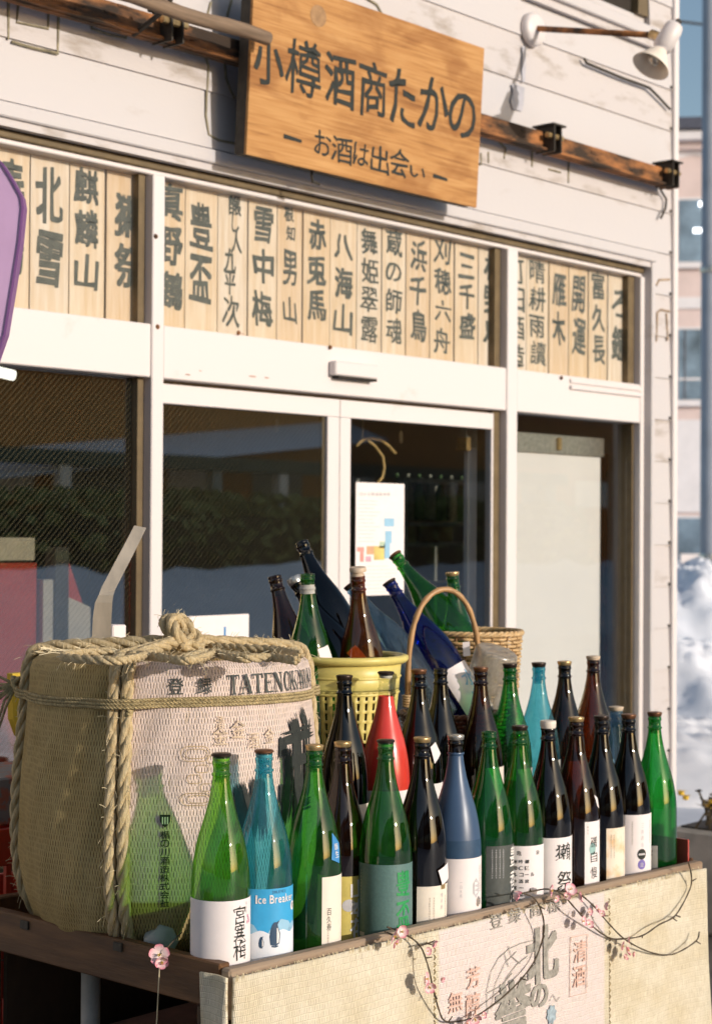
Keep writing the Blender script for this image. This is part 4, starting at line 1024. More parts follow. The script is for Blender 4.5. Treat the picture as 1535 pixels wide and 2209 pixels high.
def lz(i, py):                               # label height on bottle i from a pixel row
    px, _, y = front[i][:3]; p = FB[i].e.matrix_basis.translation; d = (p-CAM).dot(fw)-.045; return 1.5-(py-1104.5-42.5-(px-767)*.006)/F*d-p.z
b = FB[0]; zt_ = lz(0, 1940); b.label(-100, 120, .012, zt_, 'lab_white')
for i, (c, dx, w_, h_) in enumerate((('宮', .004, .026, .030), ('寒', .004, .026, .034), ('梅', .006, .030, .034))):
    z = lz(0, (1972, 2012, 2048)[i]); b.ink(Ink().put(fit(c, X(36)+dx, z, w_, h_, 0, .13, 0, i+3)), 'ink', 'lettering')
k = Ink()
for i, (dx, dy) in enumerate(((0, 0), (.004, .006), (.001, .011), (.006, .001))): k.ellipse(X(62)+dx, lz(0, 1992)+dy, .0022, .0032, 10)
b.ink(k, 'ink_pink', 'flower_mark'); b.ink(vtext('純米吟', 58, lz(0, 1950), .006, .006, .0075, 0), 'ink_pale', 'small_lettering')
b = FB[1]; zt_ = lz(1, 1915); b.label(-95, 95, .012, zt_, 'lab_ice')
k = Ink(); hz = lz(1, 2010); k.poly([(X(-94), .0125), (X(94), .0125), (X(94), hz-.004)]+[(X(94-188*i/24), hz+.0035*sin(i*1.1)+.002) for i in range(25)]); b.ink(k, 'iceground', 'ice_print', .0009)
k = Ink()
for cx, w_, h_ in ((-32, .022, .020), (40, .030, .024), (-70, .02, .018), (75, .02, .016)): k.poly([(X(cx)-w_, hz), (X(cx)-w_*.6, hz+h_*.7), (X(cx)-w_*.1, hz+h_), (X(cx)+w_*.5, hz+h_*.75), (X(cx)+w_, hz)])
b.ink(k, 'paleblue', 'iceberg_print', .0008)
def penguin(cx, zb_, s):
    k1 = Ink(); k1.poly([(cx-0.198*s, zb_+.06*s), (cx-0.238*s, zb_+.4*s), (cx-0.172*s, zb_+.72*s), (cx-0.119*s, zb_+.86*s), (cx-0.033*s, zb_+.97*s), (cx+0.079*s, zb_+.97*s), (cx+0.211*s, zb_+1.04*s), (cx+0.119*s, zb_+.88*s), (cx+0.132*s, zb_+.78*s), (cx+0.238*s, zb_+.5*s), (cx+0.198*s, zb_+.1*s), (cx+0.033*s, zb_+.0*s)])
    k2 = Ink(); k2.poly([(cx+0.079*s, zb_+.10*s), (cx+0.079*s, zb_+.45*s), (cx+0.079*s, zb_+.72*s), (cx+0.112*s, zb_+.74*s), (cx+0.191*s, zb_+.48*s), (cx+0.165*s, zb_+.14*s)])
    k3 = Ink(); k3.stroke([(cx-0.145*s, zb_), (cx+0.013*s, zb_-.03*s), (cx+0.132*s, zb_)], .06*s)
    b.ink(k1, 'navyink', 'penguin_print', .0012); b.ink(k2, 'ink_white', 'penguin_print', .0014); b.ink(k3, 'navyink', 'penguin_print', .0012)
penguin(X(22), lz(1, 2038), .044); penguin(X(-5), lz(1, 2040), .020)
k = Ink(); x = X(-16)
for c, w_ in (('I', .0034), ('c', .0066), ('e', .0072), (' ', .004), ('B', .0088), ('r', .0056), ('e', .0072), ('a', .0070), ('k', .0078), ('e', .0072), ('r', .0056)):
    tall = c in 'IBk'; h_ = .0150 if tall else .0100; z = lz(1, 1946)+h_/2
    if c != ' ': k.put(fit(c, x+w_/2, z, w_*.92, h_, .022, 0))
    x += w_+.0009
b.ink(k, 'ink_white'); k = Ink().ellipse(X(72), lz(1, 1958), .0075, .0085); b.ink(k, 'ink_white', 'round_mark'); b.ink(Ink().put(fit('雪', X(72), lz(1, 1958), .008, .009, .0, 0)), 'navyink', 'mark_lettering', .0014)
k = Ink(); x = X(18)
for c in '20LEVEX': k.put(fit(c, x, lz(1, 1922), .003, .005, 0, 0)); x += .0042
b.ink(k, 'navyink', 'small_lettering')
b = FB[2]; b.label(18, 110, .012, lz(2, 1890), 'lab_cream'); b.ink(vtext('百久寿', 34, lz(2, 1965), .010, .013, .014, .0, .06), 'ink'); b.ink(vtext('純米大吟醸原酒', 32, lz(2, 2000), .0035, .004, .0046, .0), 'ink_fade', 'small_lettering')
k = Ink(); z = lz(2, 1840); k.poly([(X(50), z+.036), (X(76), z+.014), (X(66), z-.022), (X(40), z-.012)]); b.ink(k, 'lab_blue', 'shoulder_tag', .0012, b.e)
tg = b.ink(vtext('醸生', 58, z+.010, .012, .012, .014, .0), 'ink_white', 'tag_lettering', .0018, b.e)
b = FB[3]; b.label(-60, 85, .012, lz(3, 1888), 'lab_yellow')
b.ink(vtext('山本花', 40, lz(3, 1915), .034, .036, .038, .03, .08, 5), 'ink_white', 'lettering'); k = Ink().ellipse(X(18), lz(3, 1950), .014, .012); b.ink(k, 'ink_pale', 'round_mark', .0009)
b = FB[4]; b.label(-90, 90, .012, lz(4, 1864), 'lab_teal'); b.ink(vtext('豊盃', 42, lz(4, 1905), .034, .050, .060, .025, .10, 8), 'lab_green', 'lettering')
b.ink(vtext('特別純米酒青森県弘前市', -62, lz(4, 1880), .0035, .0045, .0062, 0), 'ink_pale', 'small_lettering'); b.ink(Ink().rect(X(-68), X(-50), .022, .030), 'ink_pale', 'barcode')
b = FB[5]; b.label(-8, 100, .012, lz(5, 1909), 'lab_cream'); b.ink(vtext('純米酒', 52, lz(5, 1930), .007, .008, .012, 0, .03), 'ink_pale', 'lettering')
k = Ink(); z = lz(5, 1895); k.poly([(X(38), z+.018), (X(72), z+.030), (X(80), z-.002), (X(50), z-.012)]); b.ink(k, 'lab_white', 'paper_tag', .004, b.e)
b.ink(Ink().rect(X(50), X(66), lz(5, 1918), lz(5, 1905)), 'capgold', 'gold_seal')
b = FB[6]; b.label(-100, 100, .012, lz(6, 1850), 'lab_white')
k = Ink(); z = lz(6, 1915); k.poly([(X(52)+.011*cos(a), z+.020*sin(a)) for a in [i*pi/3+.52 for i in range(6)]]); b.ink(k, 'ink_pale', 'hexagon_mark')
k = Ink()
for s_ in (-1, 0, 1): k.poly([(X(52)-.005, z+s_*.009-.004), (X(52)+.006, z+s_*.009), (X(52)-.005, z+s_*.009+.004)])
b.ink(k, 'lab_white', 'hexagon_inner', .0015); b.ink(vtext('一白水成', 12, lz(6, 1900), .005, .007, .009, 0), 'ink_pale', 'lettering'); b.label(-100, 100, lz(6, 1850)+.0002, lz(6, 1812), 'navyink', 'neck_band', .0003)
b = FB[7]; b.label(-5, 95, .012, lz(7, 1823), 'lab_char'); b.ink(vtext('豊香純', 70, lz(7, 1850), .026, .040, .050, .01, .10, 2), 'ink_white')
for q in range(4): b.ink(vtext('長野県岡谷市銘酒醸造元純米', 8+q*9, lz(7, 1832), .003, .0036, .0047, 0), 'ink_pale', 'small_lettering')
b.ink(Ink().rect(X(0), X(16), .026, .036), 'ink_pale', 'barcode')
b = FB[8]; b.label(-42, 95, .012, lz(8, 1823), 'lab_white')
b.ink(vtext('亀', 0, lz(8, 1838), .010, .010, .01, 0, .05).put(fit('泉', X(48), lz(8, 1838), .011, .010, 0, .05)), 'ink')
for q, t_ in enumerate(('純米吟醸', '酵母ＣＥ', 'アルコール', '日本酒度', '酸度一', '米八反')):
    k = Ink()
    for j, c in enumerate(t_): k.put(fit(c, X(-22)+j*.0125+random.uniform(-.001, .001), lz(8, 1856+q*14), .0088, .0080, .008, .06, 0, q*5+j))
    b.ink(k, 'ink', 'handwriting')
b = FB[9]; b.label(-22, 100, .012, lz(9, 1805), 'lab_white'); b.ink(vtext('獺', 42, lz(9, 1836), .044, .036, .05, .004, .12, 4).put(fit('祭', X(46), lz(9, 1898), .044, .040, .004, .12, 0, 6)), 'ink')
b.ink(vtext('純米大吟醸', -12, lz(9, 1880), .004, .005, .006, 0), 'ink_fade', 'small_lettering')
b = FB[10]; b.label(22, 100, .012, lz(10, 1771), 'lab_white'); b.ink(vtext('磯自慢', 50, lz(10, 1815), .022, .024, .034, 0, .12, 5), 'ink'); b.ink(Ink().ellipse(X(45), lz(10, 1830), .010, .014), 'ink_tealw', 'wash_print', .0009); b.ink(vtext('純米吟', 30, lz(10, 1782), .004, .005, .007, 0), 'ink_fade', 'small_lettering')
k = Ink(); z = lz(10, 1735); k.poly([(X(60), z+.02), (X(84), z+.01), (X(86), z-.014), (X(70), z-.006)]); b.ink(k, 'lab_white', 'paper_tag', .001, b.e)
b = FB[11]; b.label(12, 95, .012, lz(11, 1785), 'lab_marble')
b = FB[12]; b.label(-8, 92, .012, lz(12, 1755), 'lab_white'); b.ink(vtext('三井の寿', 38, lz(12, 1778), .008, .010, .015, 0, .04), 'ink_pale')
b.ink(Ink().ellipse(X(36), lz(12, 1840), .012, .0125), 'ink', 'round_emblem'); b.ink(Ink().ellipse(X(36), lz(12, 1862), .0105, .0115), 'ink_purple', 'round_emblem')
b.ink(Ink().rect(X(36)-.009, X(36)+.009, lz(12, 1842), lz(12, 1838)), 'ink_pale', 'emblem_bar', .0014); b.ink(Ink().put(fit('金', X(36), lz(12, 1862), .010, .010, 0)), 'ink_pale', 'emblem_lettering', .0014)
b = FB[13]; b.label(-26, 8, .030, lz(13, 1822), 'lab_grey'); b.ink(vtext('純米', -8, lz(13, 1834), .006, .006, .008, 0), 'ink', 'small_lettering')

for i_, cols, y0_ in ((5, (20, 30, 68), 1935), (6, (66, 74), 1870), (11, (24, 32), 1800), (12, (10, 66), 1770), (9, (78, 84), 1820)):
    for a_ in cols: FB[i_].lab = [c_ for c_ in FB[i_].e.children if c_.name.startswith('label')][0]; FB[i_].ink(vtext('清酒製造年月日本酒純米', a_, lz(i_, y0_), .0034, .0040, .0050, 0), 'ink_fade', 'small_print')
second = [
 (744, 1462, 'black', ('crimp', 'capdark'), 'near black sake bottle in front of the yellow basket', (20, 95, 1735, 'lab_cream')),
 (833, 1454, 'red', ('flat', 'capdark'), 'bottle of red liquor with clear neck and white label', (-95, 95, 1705, 'lab_white')),
 (905, 1449, 'dbrown', ('crimp', 'capbrown'), 'dark brown sake bottle beside the red bottle', (30, 100, 1690, 'lab_white')),
 (950, 1442, 'dbrown', None, 'uncapped dark brown sake bottle in front of the handled basket', (30, 100, 1684, 'lab_cream')),
 (1038, 1444, 'brown', ('crimp', 'capbrown'), 'brown sake bottle in front of the handle foot', (10, 100, 1655, 'lab_cream')),
 (1100, 1436, 'green2', ('crimp', 'capdark'), 'emerald sake bottle in the second row beside the pale wicker basket', (20, 100, 1658, 'lab_grey')),
 (1162, 1434, 'teal', ('crimp', 'capdark'), 'teal blue sake bottle in the second row against the white board', (20, 100, 1640, 'lab_grey')),
 (1218, 1431, 'dbrown', ('crimp', 'capgold'), 'dark brown sake bottle with gold cap, second from the row end', (10, 100, 1640, 'lab_cream')),
 (1278, 1420, 'brown', ('crimp', 'captan'), 'brown sake bottle with tan cap ending the second row', (10, 100, 1640, 'lab_white')),
]
for i, (px, py, g_, cap, lab, L_) in enumerate(second):
    y = -1.380 if i not in (3,) else -1.352
    p = upright(px, py, y); mx = Matrix.Translation(p) @ Matrix.Rotation(rad(random.uniform(-.6, .6)), 4, 'Y')
    b = Bottle(mx, g_, cap, lab, 'sake bottles in the second row')
    d = (p-CAM).dot(fw)-.045; b.label(L_[0], L_[1], .012, 1.5-(L_[2]-1147-(px-767)*.006)/F*d-p.z, L_[3])
    if i == 2:
        k = Ink(); z = .215; k.poly([(X(30), z+.02), (X(48), z+.03), (X(62), z+.004), (X(38), z-.016)]); b.ink(k, 'lab_white', 'paper_tag', .006, b.e)
p = upright(1328, 1529, -1.486); Bottle(Matrix.Translation(p), 'lblue', ('crimp', 'captan'), 'pale blue clear bottle between the two rows near the far end', 'sake bottles in the front row')
# leaning bottles in the baskets
def leaning(px, py, zt_, qx, qy, zq, g_, cap, lab, grp):
    a = PD(px, py, zt_); b_ = PD(qx, qy, zq); ax = (a-b_).normalized(); base = a-ax*BH
    return Bottle(Matrix.Translation(base) @ ax.to_track_quat('Z', 'Y').to_matrix().to_4x4(), g_, cap, lab, grp)
GY = 'bottles in the yellow basket'
leaning(592, 1243, 3.98, 630, 1400, 3.95, 'brown', None, 'brown bottle leaning left in the yellow basket', GY)
b = leaning(663, 1238, 3.86, 668, 1400, 3.87, 'green', None, 'green bottle with torn foil collar in the yellow basket', GY)
k = Ink(); k.poly([(X(22), .232), (X(62), .238), (X(88), .186), (X(30), .198)]); b.ink(k, 'lab_white', 'paper_tag', .001, b.e); b.label(-120, 60, .352, .372, 'lab_grey', 'foil_collar', .002)
leaning(650, 1170, 4.10, 738, 1390, 4.02, 'black', None, 'tall black bottle leaning behind the others in the yellow basket', GY)
b = leaning(636, 1253, 4.02, 716, 1390, 3.98, 'black', ('wide', 'capsilver'), 'dark bottle with silver cap leaning in the yellow basket', GY); k = Ink(); k.poly([(X(20), .18), (X(60), .19), (X(80), .15), (X(30), .14)]); b.ink(k, 'lab_white', 'paper_tag', .001, b.e)
leaning(772, 1242, 3.90, 779, 1410, 3.92, 'amber', ('stopper', 'captan'), 'amber brown bottle with tan stopper in the yellow basket', GY)
leaning(756, 1264, 4.22, 846, 1392, 4.20, 'lblue', ('crimp', 'capdark'), 'pale blue bottle leaning between the yellow and the handled baskets', 'bottles in the wicker baskets')
GH = 'bottles in the wicker baskets'
b = leaning(840, 1258, 4.24, 968, 1460, 4.20, 'blue', ('flat', 'capdark'), 'cobalt blue bottle leaning in the handled wicker basket', GH)
b.label(-15, 110, .012, .14, 'lab_white'); b.ink(vtext('水花', 50, .10, .045, .04, .05, .01, .1, 3), 'paleblue')
leaning(853, 1199, 4.42, 966, 1352, 4.36, 'green', ('flat', 'capbrown'), 'green bottle leaning far out of the pale wicker basket', GH)
leaning(975, 1239, 4.36, 986, 1352, 4.36, 'green2', ('crimp', 'capgold'), 'upright green bottle in the pale wicker basket', GH)
b = leaning(972, 1722, 4.26, 1044, 1492, 4.20, 'frost', None, 'frosted clear bottle lying head down in the handled basket', GH)

# ================================================================== baskets
def slotbasket():
    c = PD(746, 1500, 3.93); x0, y0 = c.x, c.y; zb_, zt_ = .878, 1.222
    e = empty('plastic_basket', (x0, y0, zb_), 'yellow plastic basket crowded with bottles', 'basket')
    n = 120; rows_ = [0, .012, .03]; z = .03
    while z < .25: rows_ += [z+.016, z+.022]; z += .022
    rows_ += [.262, .30, .330]
    rr = lambda z_: .092+(.126-.092)*(z_/.344)**.9
    vs = []; fs = []
    for z_ in rows_:
        for j in range(n): a = 2*pi*j/n; vs.append((x0+rr(z_)*cos(a), y0+rr(z_)*sin(a), zb_+z_))
    for i in range(len(rows_)-1):
        hgt = rows_[i+1]-rows_[i]; slot = abs(hgt-.016) < 1e-4
        for j in range(n):
            if slot and j % 3 == 0 and j % 30 > 2: continue
            fs.append((i*n+j, i*n+(j+1) % n, (i+1)*n+(j+1) % n, (i+1)*n+j))
    fs.append(tuple(range(n))[::-1])
    mb = MB().add(vs, fs); yl = pm('yellow plastic', (.68, .57, .17), .38, .06, 20, spec=.4)
    yl.node_tree.nodes['Principled BSDF'].inputs['Subsurface Weight'].default_value = 0
    o = mb.build('wall', yl, e, True); md = o.modifiers.new('t', 'SOLIDIFY'); md.thickness = .0028
    MB().lathe([(.122, .326), (.130, .327), (.138, .331), (.141, .337), (.140, .343), (.132, .346), (.125, .345), (.122, .338)], 72, (x0, y0, zb_), closed=True).build('rim', yl, e, True)
    rb = MB()
    for z_ in (.262, .298): rb.lathe([(rr(z_)+.0005, z_-.003), (rr(z_)+.003, z_), (rr(z_)+.0005, z_+.003)], 60, (x0, y0, zb_))
    rb.build('band', yl, e, True)
slotbasket()
def wicker(c, rb_, rt_, h, label, mat, mat2, rowh=.0095, stakes=34, rim=.008, ell=1.0, ang=0):
    e = empty('wicker_basket', c, label, 'basket')
    A = Vector((cos(ang), sin(ang), 0)); B = Vector((-sin(ang), cos(ang), 0))
    pt = lambda a, r, z: c+A*(r*cos(a))+B*(r*ell*sin(a))+Vector((0, 0, z))
    mb = MB(); nrow = int(h/rowh)
    for q in range(nrow):
        z = rowh*(q+.5); r = rb_+(rt_-rb_)*(z/h); ns = stakes*3
        pth = []
        for j in range(ns):
            a = 2*pi*j/ns; pth.append(pt(a, r+.0042*cos(stakes/2*a+pi*q)+random.uniform(-.0006, .0006), z+random.uniform(-.0008, .0008)))
        mb.tube(pth, rowh*.44, 5, closed=True)
    o = mb.build('weave', mat, e, True); tag(o, kind='stuff')
    mb = MB()
    for j in range(stakes): a = 2*pi*j/stakes; mb.tube([pt(a, rb_, 0), pt(a, (rb_+rt_)/2, h*.5), pt(a, rt_, h+.004)], .0027, 5)
    mb.build('stakes', mat2, e, True)
    for s_ in (0, 1, 2):
        pth = [pt(2*pi*j/90, rt_+.003+rim*.5*cos(2*pi*j/90*15+s_*2.09), h+.004+rim*.5*sin(2*pi*j/90*15+s_*2.09)) for j in range(90)]
        MB().tube(pth, rim*.55, 6, closed=True).build('rim_strand', mat, e, True)
    MB().lathe([(.0001, 0), (rb_, .002)], 30, c).build('base', mat2, e)
    return e, pt
W1 = pm('pale wicker', (.66, .47, .25), .5, .25, 60, c2=(.45, .28, .12), bump=.3); W1b = pm('wicker stake', (.34, .20, .09), .6, .2, 60)
W2 = pm('dark wicker', (.16, .085, .035), .5, .3, 60, bump=.3); W2b = pm('dark wicker stake', (.09, .05, .02), .6, .2, 60); W3 = pm('cane handle', (.46, .26, .11), .42, .2, 40, stretch=(1, 1, .3), spec=.4)
c = PD(1014, 1500, 4.38); c.z = .890; wicker(c, .100, .124, .355, 'pale tall wicker basket behind the handled one', W1, W1b)
c = PD(968, 1500, 4.14); c.z = .890; hb, hpt = wicker(c, .085, .116, .175, 'dark wicker basket with an arched cane handle', W2, W2b, ell=.92)
a = PD(879, 1512, 4.10); b_ = PD(1033, 1500, 4.20); tp = PD(962, 1271, 4.16); pth = []
for i in range(33):
    t_ = pi*i/32; mid = a.lerp(b_, .5-.5*cos(t_)); mid.z = a.z+(tp.z-a.z)*(sin(t_)**.62); pth.append(mid)
MB().tube(pth, [.0068+.0008*sin(i*1.9) for i in range(33)], 9).build('handle', W3, hb, True)
q = MB()
for s_ in range(5): q.tube([a+Vector((.011*cos(t_), .011*sin(t_), -.012+s_*.006)) for t_ in [i*2*pi/12 for i in range(13)]], .003, 5)
q.build('handle_binding', W1, hb, True)
t_ = PD(1005, 1400, 4.2); tg = MB().prism([t_+R2*x+U2*y for x, y in ((-.009, .016), (.008, .018), (.010, -.016), (-.007, -.018))], fw*.001).build('price_tag', M['lab_white'], None); tag(tg, 'small white paper tag on the handled basket', 'tag')

# ================================================================== artificial blossom garland
def vcol_mat(name, ca, cb):
    mt, nt, b = newmat(name); at = N(nt, 'ShaderNodeAttribute'); at.attribute_name = 'tip'
    mx = N(nt, 'ShaderNodeMix', data_type='RGBA'); mx.inputs['A'].default_value = (*ca, 1); mx.inputs['B'].default_value = (*cb, 1)
    nt.links.new(at.outputs['Fac'], mx.inputs['Factor']); nt.links.new(mx.outputs['Result'], b.inputs['Base Color']); b.inputs['Roughness'].default_value = .6
    return mt
PETAL = vcol_mat('blossom petal', (.86, .76, .72), (.70, .16, .24))
STEM = pm('brown plastic twig', (.085, .06, .035), .6, .2, 60); STAM = pm('yellow stamen', (.66, .48, .06), .6)
def flower(parent, p, nrm, s, roll, closed=0.):
    nrm = Vector(nrm).normalized(); q = nrm.to_track_quat('Z', 'Y') @ Matrix.Rotation(roll, 3, 'Z').to_quaternion()
    vs = []; fs = []; tip = []
    for k in range(5):
        a = 2*pi*k/5; o = len(vs); rows_ = [(0, .0, 0), (.35, .30, .25), (.7, .46, .6), (.92, .34, .95), (1.0, .12, 1)]
        for r, w_, t_ in rows_:
            cup = (.22+.8*closed)*r*r+random.uniform(-.08, .08)
            for sgn_ in (-1, 0, 1):
                v = Vector((r*(1-.35*closed), sgn_*w_, cup+.18*abs(sgn_)*w_)); v.rotate(Matrix.Rotation(a, 3, 'Z')); vs.append(q @ (v*s)+p); tip.append(t_**1.5*(1 if sgn_ else .8))
        for i in range(4):
            for j in range(2): fs.append((o+i*3+j, o+i*3+j+1, o+i*3+j+4, o+i*3+j+3))
    me = bpy.data.meshes.new('blossom'); me.from_pydata(vs, [], fs); at = me.attributes.new('tip', 'FLOAT', 'POINT')
    for i, t_ in enumerate(tip): at.data[i].value = t_
    me.materials.append(PETAL); me.polygons.foreach_set('use_smooth', [True]*len(fs))
    o = link('blossom', me, parent)
    mb = MB()
    for k in range(6): a = 2*pi*k/6; v = q @ Vector((.16*cos(a), .16*sin(a), .55)); mb.tube([p, p+v*s*.6, p+v*s], s*.035, 4)
    mb.build('stamen', STAM, o)
    return o
YG = YM-.030
def twig(parent, pts, r=.0017, Y=YG, amp=.012):
    pth = []; n = len(pts)
    for i, (x, y) in enumerate(pts): pth.append(P(x, y, 'y', Y+amp*sin(i*1.3)))
    sm = []
    for i in range(n-1):
        p0, p1, p2, p3 = pth[max(i-1, 0)], pth[i], pth[i+1], pth[min(i+2, n-1)]
        for k in range(5):
            t_ = k/5; sm.append(.5*((2*p1)+(p2-p0)*t_+(2*p0-5*p1+4*p2-p3)*t_*t_+(3*p1-p0-3*p2+p3)*t_**3))
    sm.append(pth[-1]); mb = MB().tube(sm, [r*(1+.18*sin(i*2.1)) for i in range(len(sm))], 6)
    for i in range(4, len(sm)-3, 9):           # cut side shoots
        d = Vector((random.uniform(-1, 1), -.4, random.uniform(-.4, 1))).normalized(); mb.tube([sm[i], sm[i]+d*.013], [r, r*.7], 5)
    mb.build('twig', STEM, parent, True)
NG = Vector((.25, -1, .1))
def garland(twigs, fl, lab):
    e = empty('blossom_garland', P(*twigs[0][0], 'y', YG), lab, 'garland')
    for t_ in twigs: twig(e, t_)
    for (x, y, s, cl) in fl: flower(e, P(x, y, 'y', YG-.010), NG+Vector((random.uniform(-.8, .6), 0, random.uniform(-.7, .7))), s*.95, random.uniform(0, 6), cl)
garland([[(835, 2000), (870, 2013), (905, 2040), (923, 2085), (932, 2125), (945, 2175), (960, 2203), (1000, 2201), (1030, 2190), (1085, 2150), (1132, 2102), (1158, 2060), (1172, 2010), (1168, 1970), (1150, 1937), (1118, 1925)], [(905, 2040), (925, 2034), (938, 2030)], [(830, 2010), (850, 2018)]],
        [(845, 2018, .017, .1), (864, 2010, .015, .5), (850, 2033, .013, .3), (932, 2034, .011, .6), (920, 2052, .010, .6), (915, 2112, .016, .2), (925, 2128, .014, .4), (950, 2112, .008, .8), (1022, 2196, .015, .3), (1002, 2205, .012, .4), (1040, 2190, .009, .6)],
        'pink blossom twig looping down the mat from its middle')
garland([[(1118, 1928), (1150, 1922), (1180, 1918), (1210, 1928), (1240, 1960), (1270, 1992), (1310, 2022), (1345, 2025), (1385, 2018), (1420, 1995), (1456, 1974), (1486, 1920), (1490, 1890), (1483, 1858)], [(1205, 1922), (1245, 1927), (1280, 1955), (1310, 1990), (1345, 2025), (1390, 2050), (1430, 2060), (1460, 2055), (1500, 2030), (1507, 2010)], [(1456, 1974), (1466, 1978)]],
        [(1106, 1927, .016, .9), (1184, 1921, .015, .2), (1196, 1937, .010, .5), (1228, 1920, .016, .2), (1246, 1936, .015, .4), (1220, 1935, .011, .6), (1285, 1964, .013, .3), (1302, 1952, .013, .5), (1268, 1968, .010, .6), (1296, 1972, .009, .5), (1254, 1988, .013, .4), (1268, 1995, .012, .5), (1338, 2040, .013, .3), (1350, 2052, .014, .3), (1345, 2066, .010, .5), (1352, 2028, .009, .4), (1362, 2058, .008, .6)],
        'pink blossom twig looping along the far half of the mat')
lv = MB()
e = empty('blossom_sprig', P(345, 2062, 'x', SXa-.02), 'single pink blossom hanging on a thread from the side rail', 'blossom')
p = P(345, 2060, 'x', SXa-.02)
flower(e, p, (-1, -.8, .3), .019, .4, .05); flower(e, p+Vector((0, -.006, -.010)), (-.8, -.8, -.3), .014, 1, .4)
MB().tube([p, P(343, 2110, 'x', SXa-.02), P(338, 2209, 'x', SXa-.02), P(334, 2300, 'x', SXa-.02)], .0011, 5).build('thread', M['fibre'], e)
MB().tube([p, P(365, 2040, 'x', SXa-.006), P(385, 2018, 'x', SXa+.012), P(392, 2012, 'x', SXa+.06)], .0012, 5).build('twig', STEM, e)
# crumpled film and stones behind the first bottle
p = P(348, 2022, 'y', -1.43); mb = MB(); bmx = bmesh.new(); bmesh.ops.create_icosphere(bmx, subdivisions=3, radius=1)
for v in bmx.verts: d = noise.noise(v.co*1.7)*.3+noise.noise(v.co*4)*.12; v.co = Vector((p.x+v.co.x*.035*(1+d), p.y+v.co.y*.025*(1+d), .745+v.co.z*.030*(1+d)))
bmx.verts.index_update(); mb.add([v.co.copy() for v in bmx.verts], [[v.index for v in f.verts] for f in bmx.faces]); bmx.free()
tag(mb.build('stone', M['concrete'], None, True), 'grey stone wedged beside the cask behind the side rail', 'stone')

# ------------------------------------------------------------------ bent metal strip behind the cask
mst = pm('brushed steel strip', (.50, .43, .34), .42, .15, 30, stretch=(1, 1, .2), metal=.25, spec=.6)
cl = [(218, 1500, 20), (218, 1440, 20), (219, 1372, 20.5), (221, 1330, 20), (224, 1300, 18.5), (229, 1284, 16), (234, 1270, 14.5), (262, 1216, 14), (285, 1172, 13.5), (303, 1136, 13)]
mb = MB(); vs = []
zd = [3.80, 3.79, 3.78, 3.775, 3.77, 3.77, 3.775, 3.80, 3.82, 3.84]
for (x, y, w_), z in zip(cl, zd):
    for dz_ in (0, .004): vs += [PD(x-w_, y-(w_*.2 if y < 1280 else 0), z+dz_), PD(x+w_, y+(w_*.2 if y < 1280 else 0), z+dz_)]
fs = []
for i in range(len(cl)-1):
    o = i*4; q = o+4; fs += [(o, o+1, q+1, q), (o+3, o+2, q+2, q+3), (o, q, q+2, o+2), (o+1, o+3, q+3, q+1)]
fs += [(0, 2, 3, 1), (len(vs)-4, len(vs)-3, len(vs)-1, len(vs)-2)]
ms = tag(mb.add(vs, fs).build('metal_strip', mst), 'bent steel strip standing up behind the cask', 'metal strip')
p = PD(218, 1500, 3.80); MB().box(p.x-.022, p.x+.022, p.y-.012, p.y+.02, .713, p.z+.01, .002).build('post', M['darkwood'], ms)
p = PD(246, 1362, 3.86); t_ = tag(MB().box(p.x-.02, p.x+.02, p.y-.02, p.y+.02, .713, p.z+.015, .003).build('bottle_carton', M['lab_white']), 'narrow white carton behind the metal strip', 'carton')

# ------------------------------------------------------------------ purple panel at the left edge
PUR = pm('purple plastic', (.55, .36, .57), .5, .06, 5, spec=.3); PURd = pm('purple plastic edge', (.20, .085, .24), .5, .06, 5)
pp = [(0-320, 345), (-20, 330), (2, 352), (22, 384), (44, 424), (47, 446), (40, 520), (26, 610), (8, 720), (-20, 800), (-320, 800)]
e = empty('purple_sign', PD(-150, 600, 4.1), 'purple plastic signboard with slanted corner in front of the left window', 'sign')
MB().prism([PD(x, y, 4.1) for x, y in pp], fw*.03).build('panel', PUR, e)
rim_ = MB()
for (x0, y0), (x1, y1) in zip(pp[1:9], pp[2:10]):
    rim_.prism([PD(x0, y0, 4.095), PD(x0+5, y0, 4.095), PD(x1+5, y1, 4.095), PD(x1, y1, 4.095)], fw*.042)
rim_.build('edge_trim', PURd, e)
q = PD(-200, 700, 4.11); MB().tube([(q.x, q.y, .012), (q.x, q.y, q.z)], .02, 10).build('post', M['iron'], e)

# ------------------------------------------------------------------ inside the window and on the glass
def wbox(name, x0, y0, x1, y1, Y, depth, mat, label, cat, grp=None):
    a = P(x0, y1, 'y', Y); b_ = P(x1, y0, 'y', Y); return tag(MB().box(a.x, b_.x, Y, Y+depth, a.z, b_.z, .001).build(name, mat), label, cat, grp)
ps = wbox('poster', 766, 1044, 872, 1286, .0335, .001, M['lab_white'], 'white poster with a coloured block map on the door glass', 'poster')
k = Ink(); KC = {'b': M['paleblue'], 'r': pm('coral ink', (.70, .30, .26), .6), 'y': pm('yellow ink', (.72, .56, .18), .6), 'o': pm('orange ink', (.72, .42, .25), .6), 'g': pm('sage ink', (.48, .58, .42), .6), 'p': pm('rose ink', (.72, .42, .50), .6)}
for key, rects in {'b': [(828, 1118, 850, 1136), (830, 1145, 845, 1172), (828, 1172, 841, 1205)], 'g': [(818, 1168, 830, 1182)], 'y': [(806, 1178, 829, 1208)], 'o': [(790, 1178, 806, 1196)], 'r': [(770, 1180, 785, 1190), (776, 1190, 784, 1212)], 'p': [(788, 1200, 800, 1212)]}.items():
    k = Ink()
    for x0, y0, x1, y1 in rects: a = P(x0, y1, 'y', .033); b_ = P(x1, y0, 'y', .033); k.rect(a.x, b_.x, a.z, b_.z)
    k.build('map_block', KC[key], flat(.0329), ps)
k = Ink()
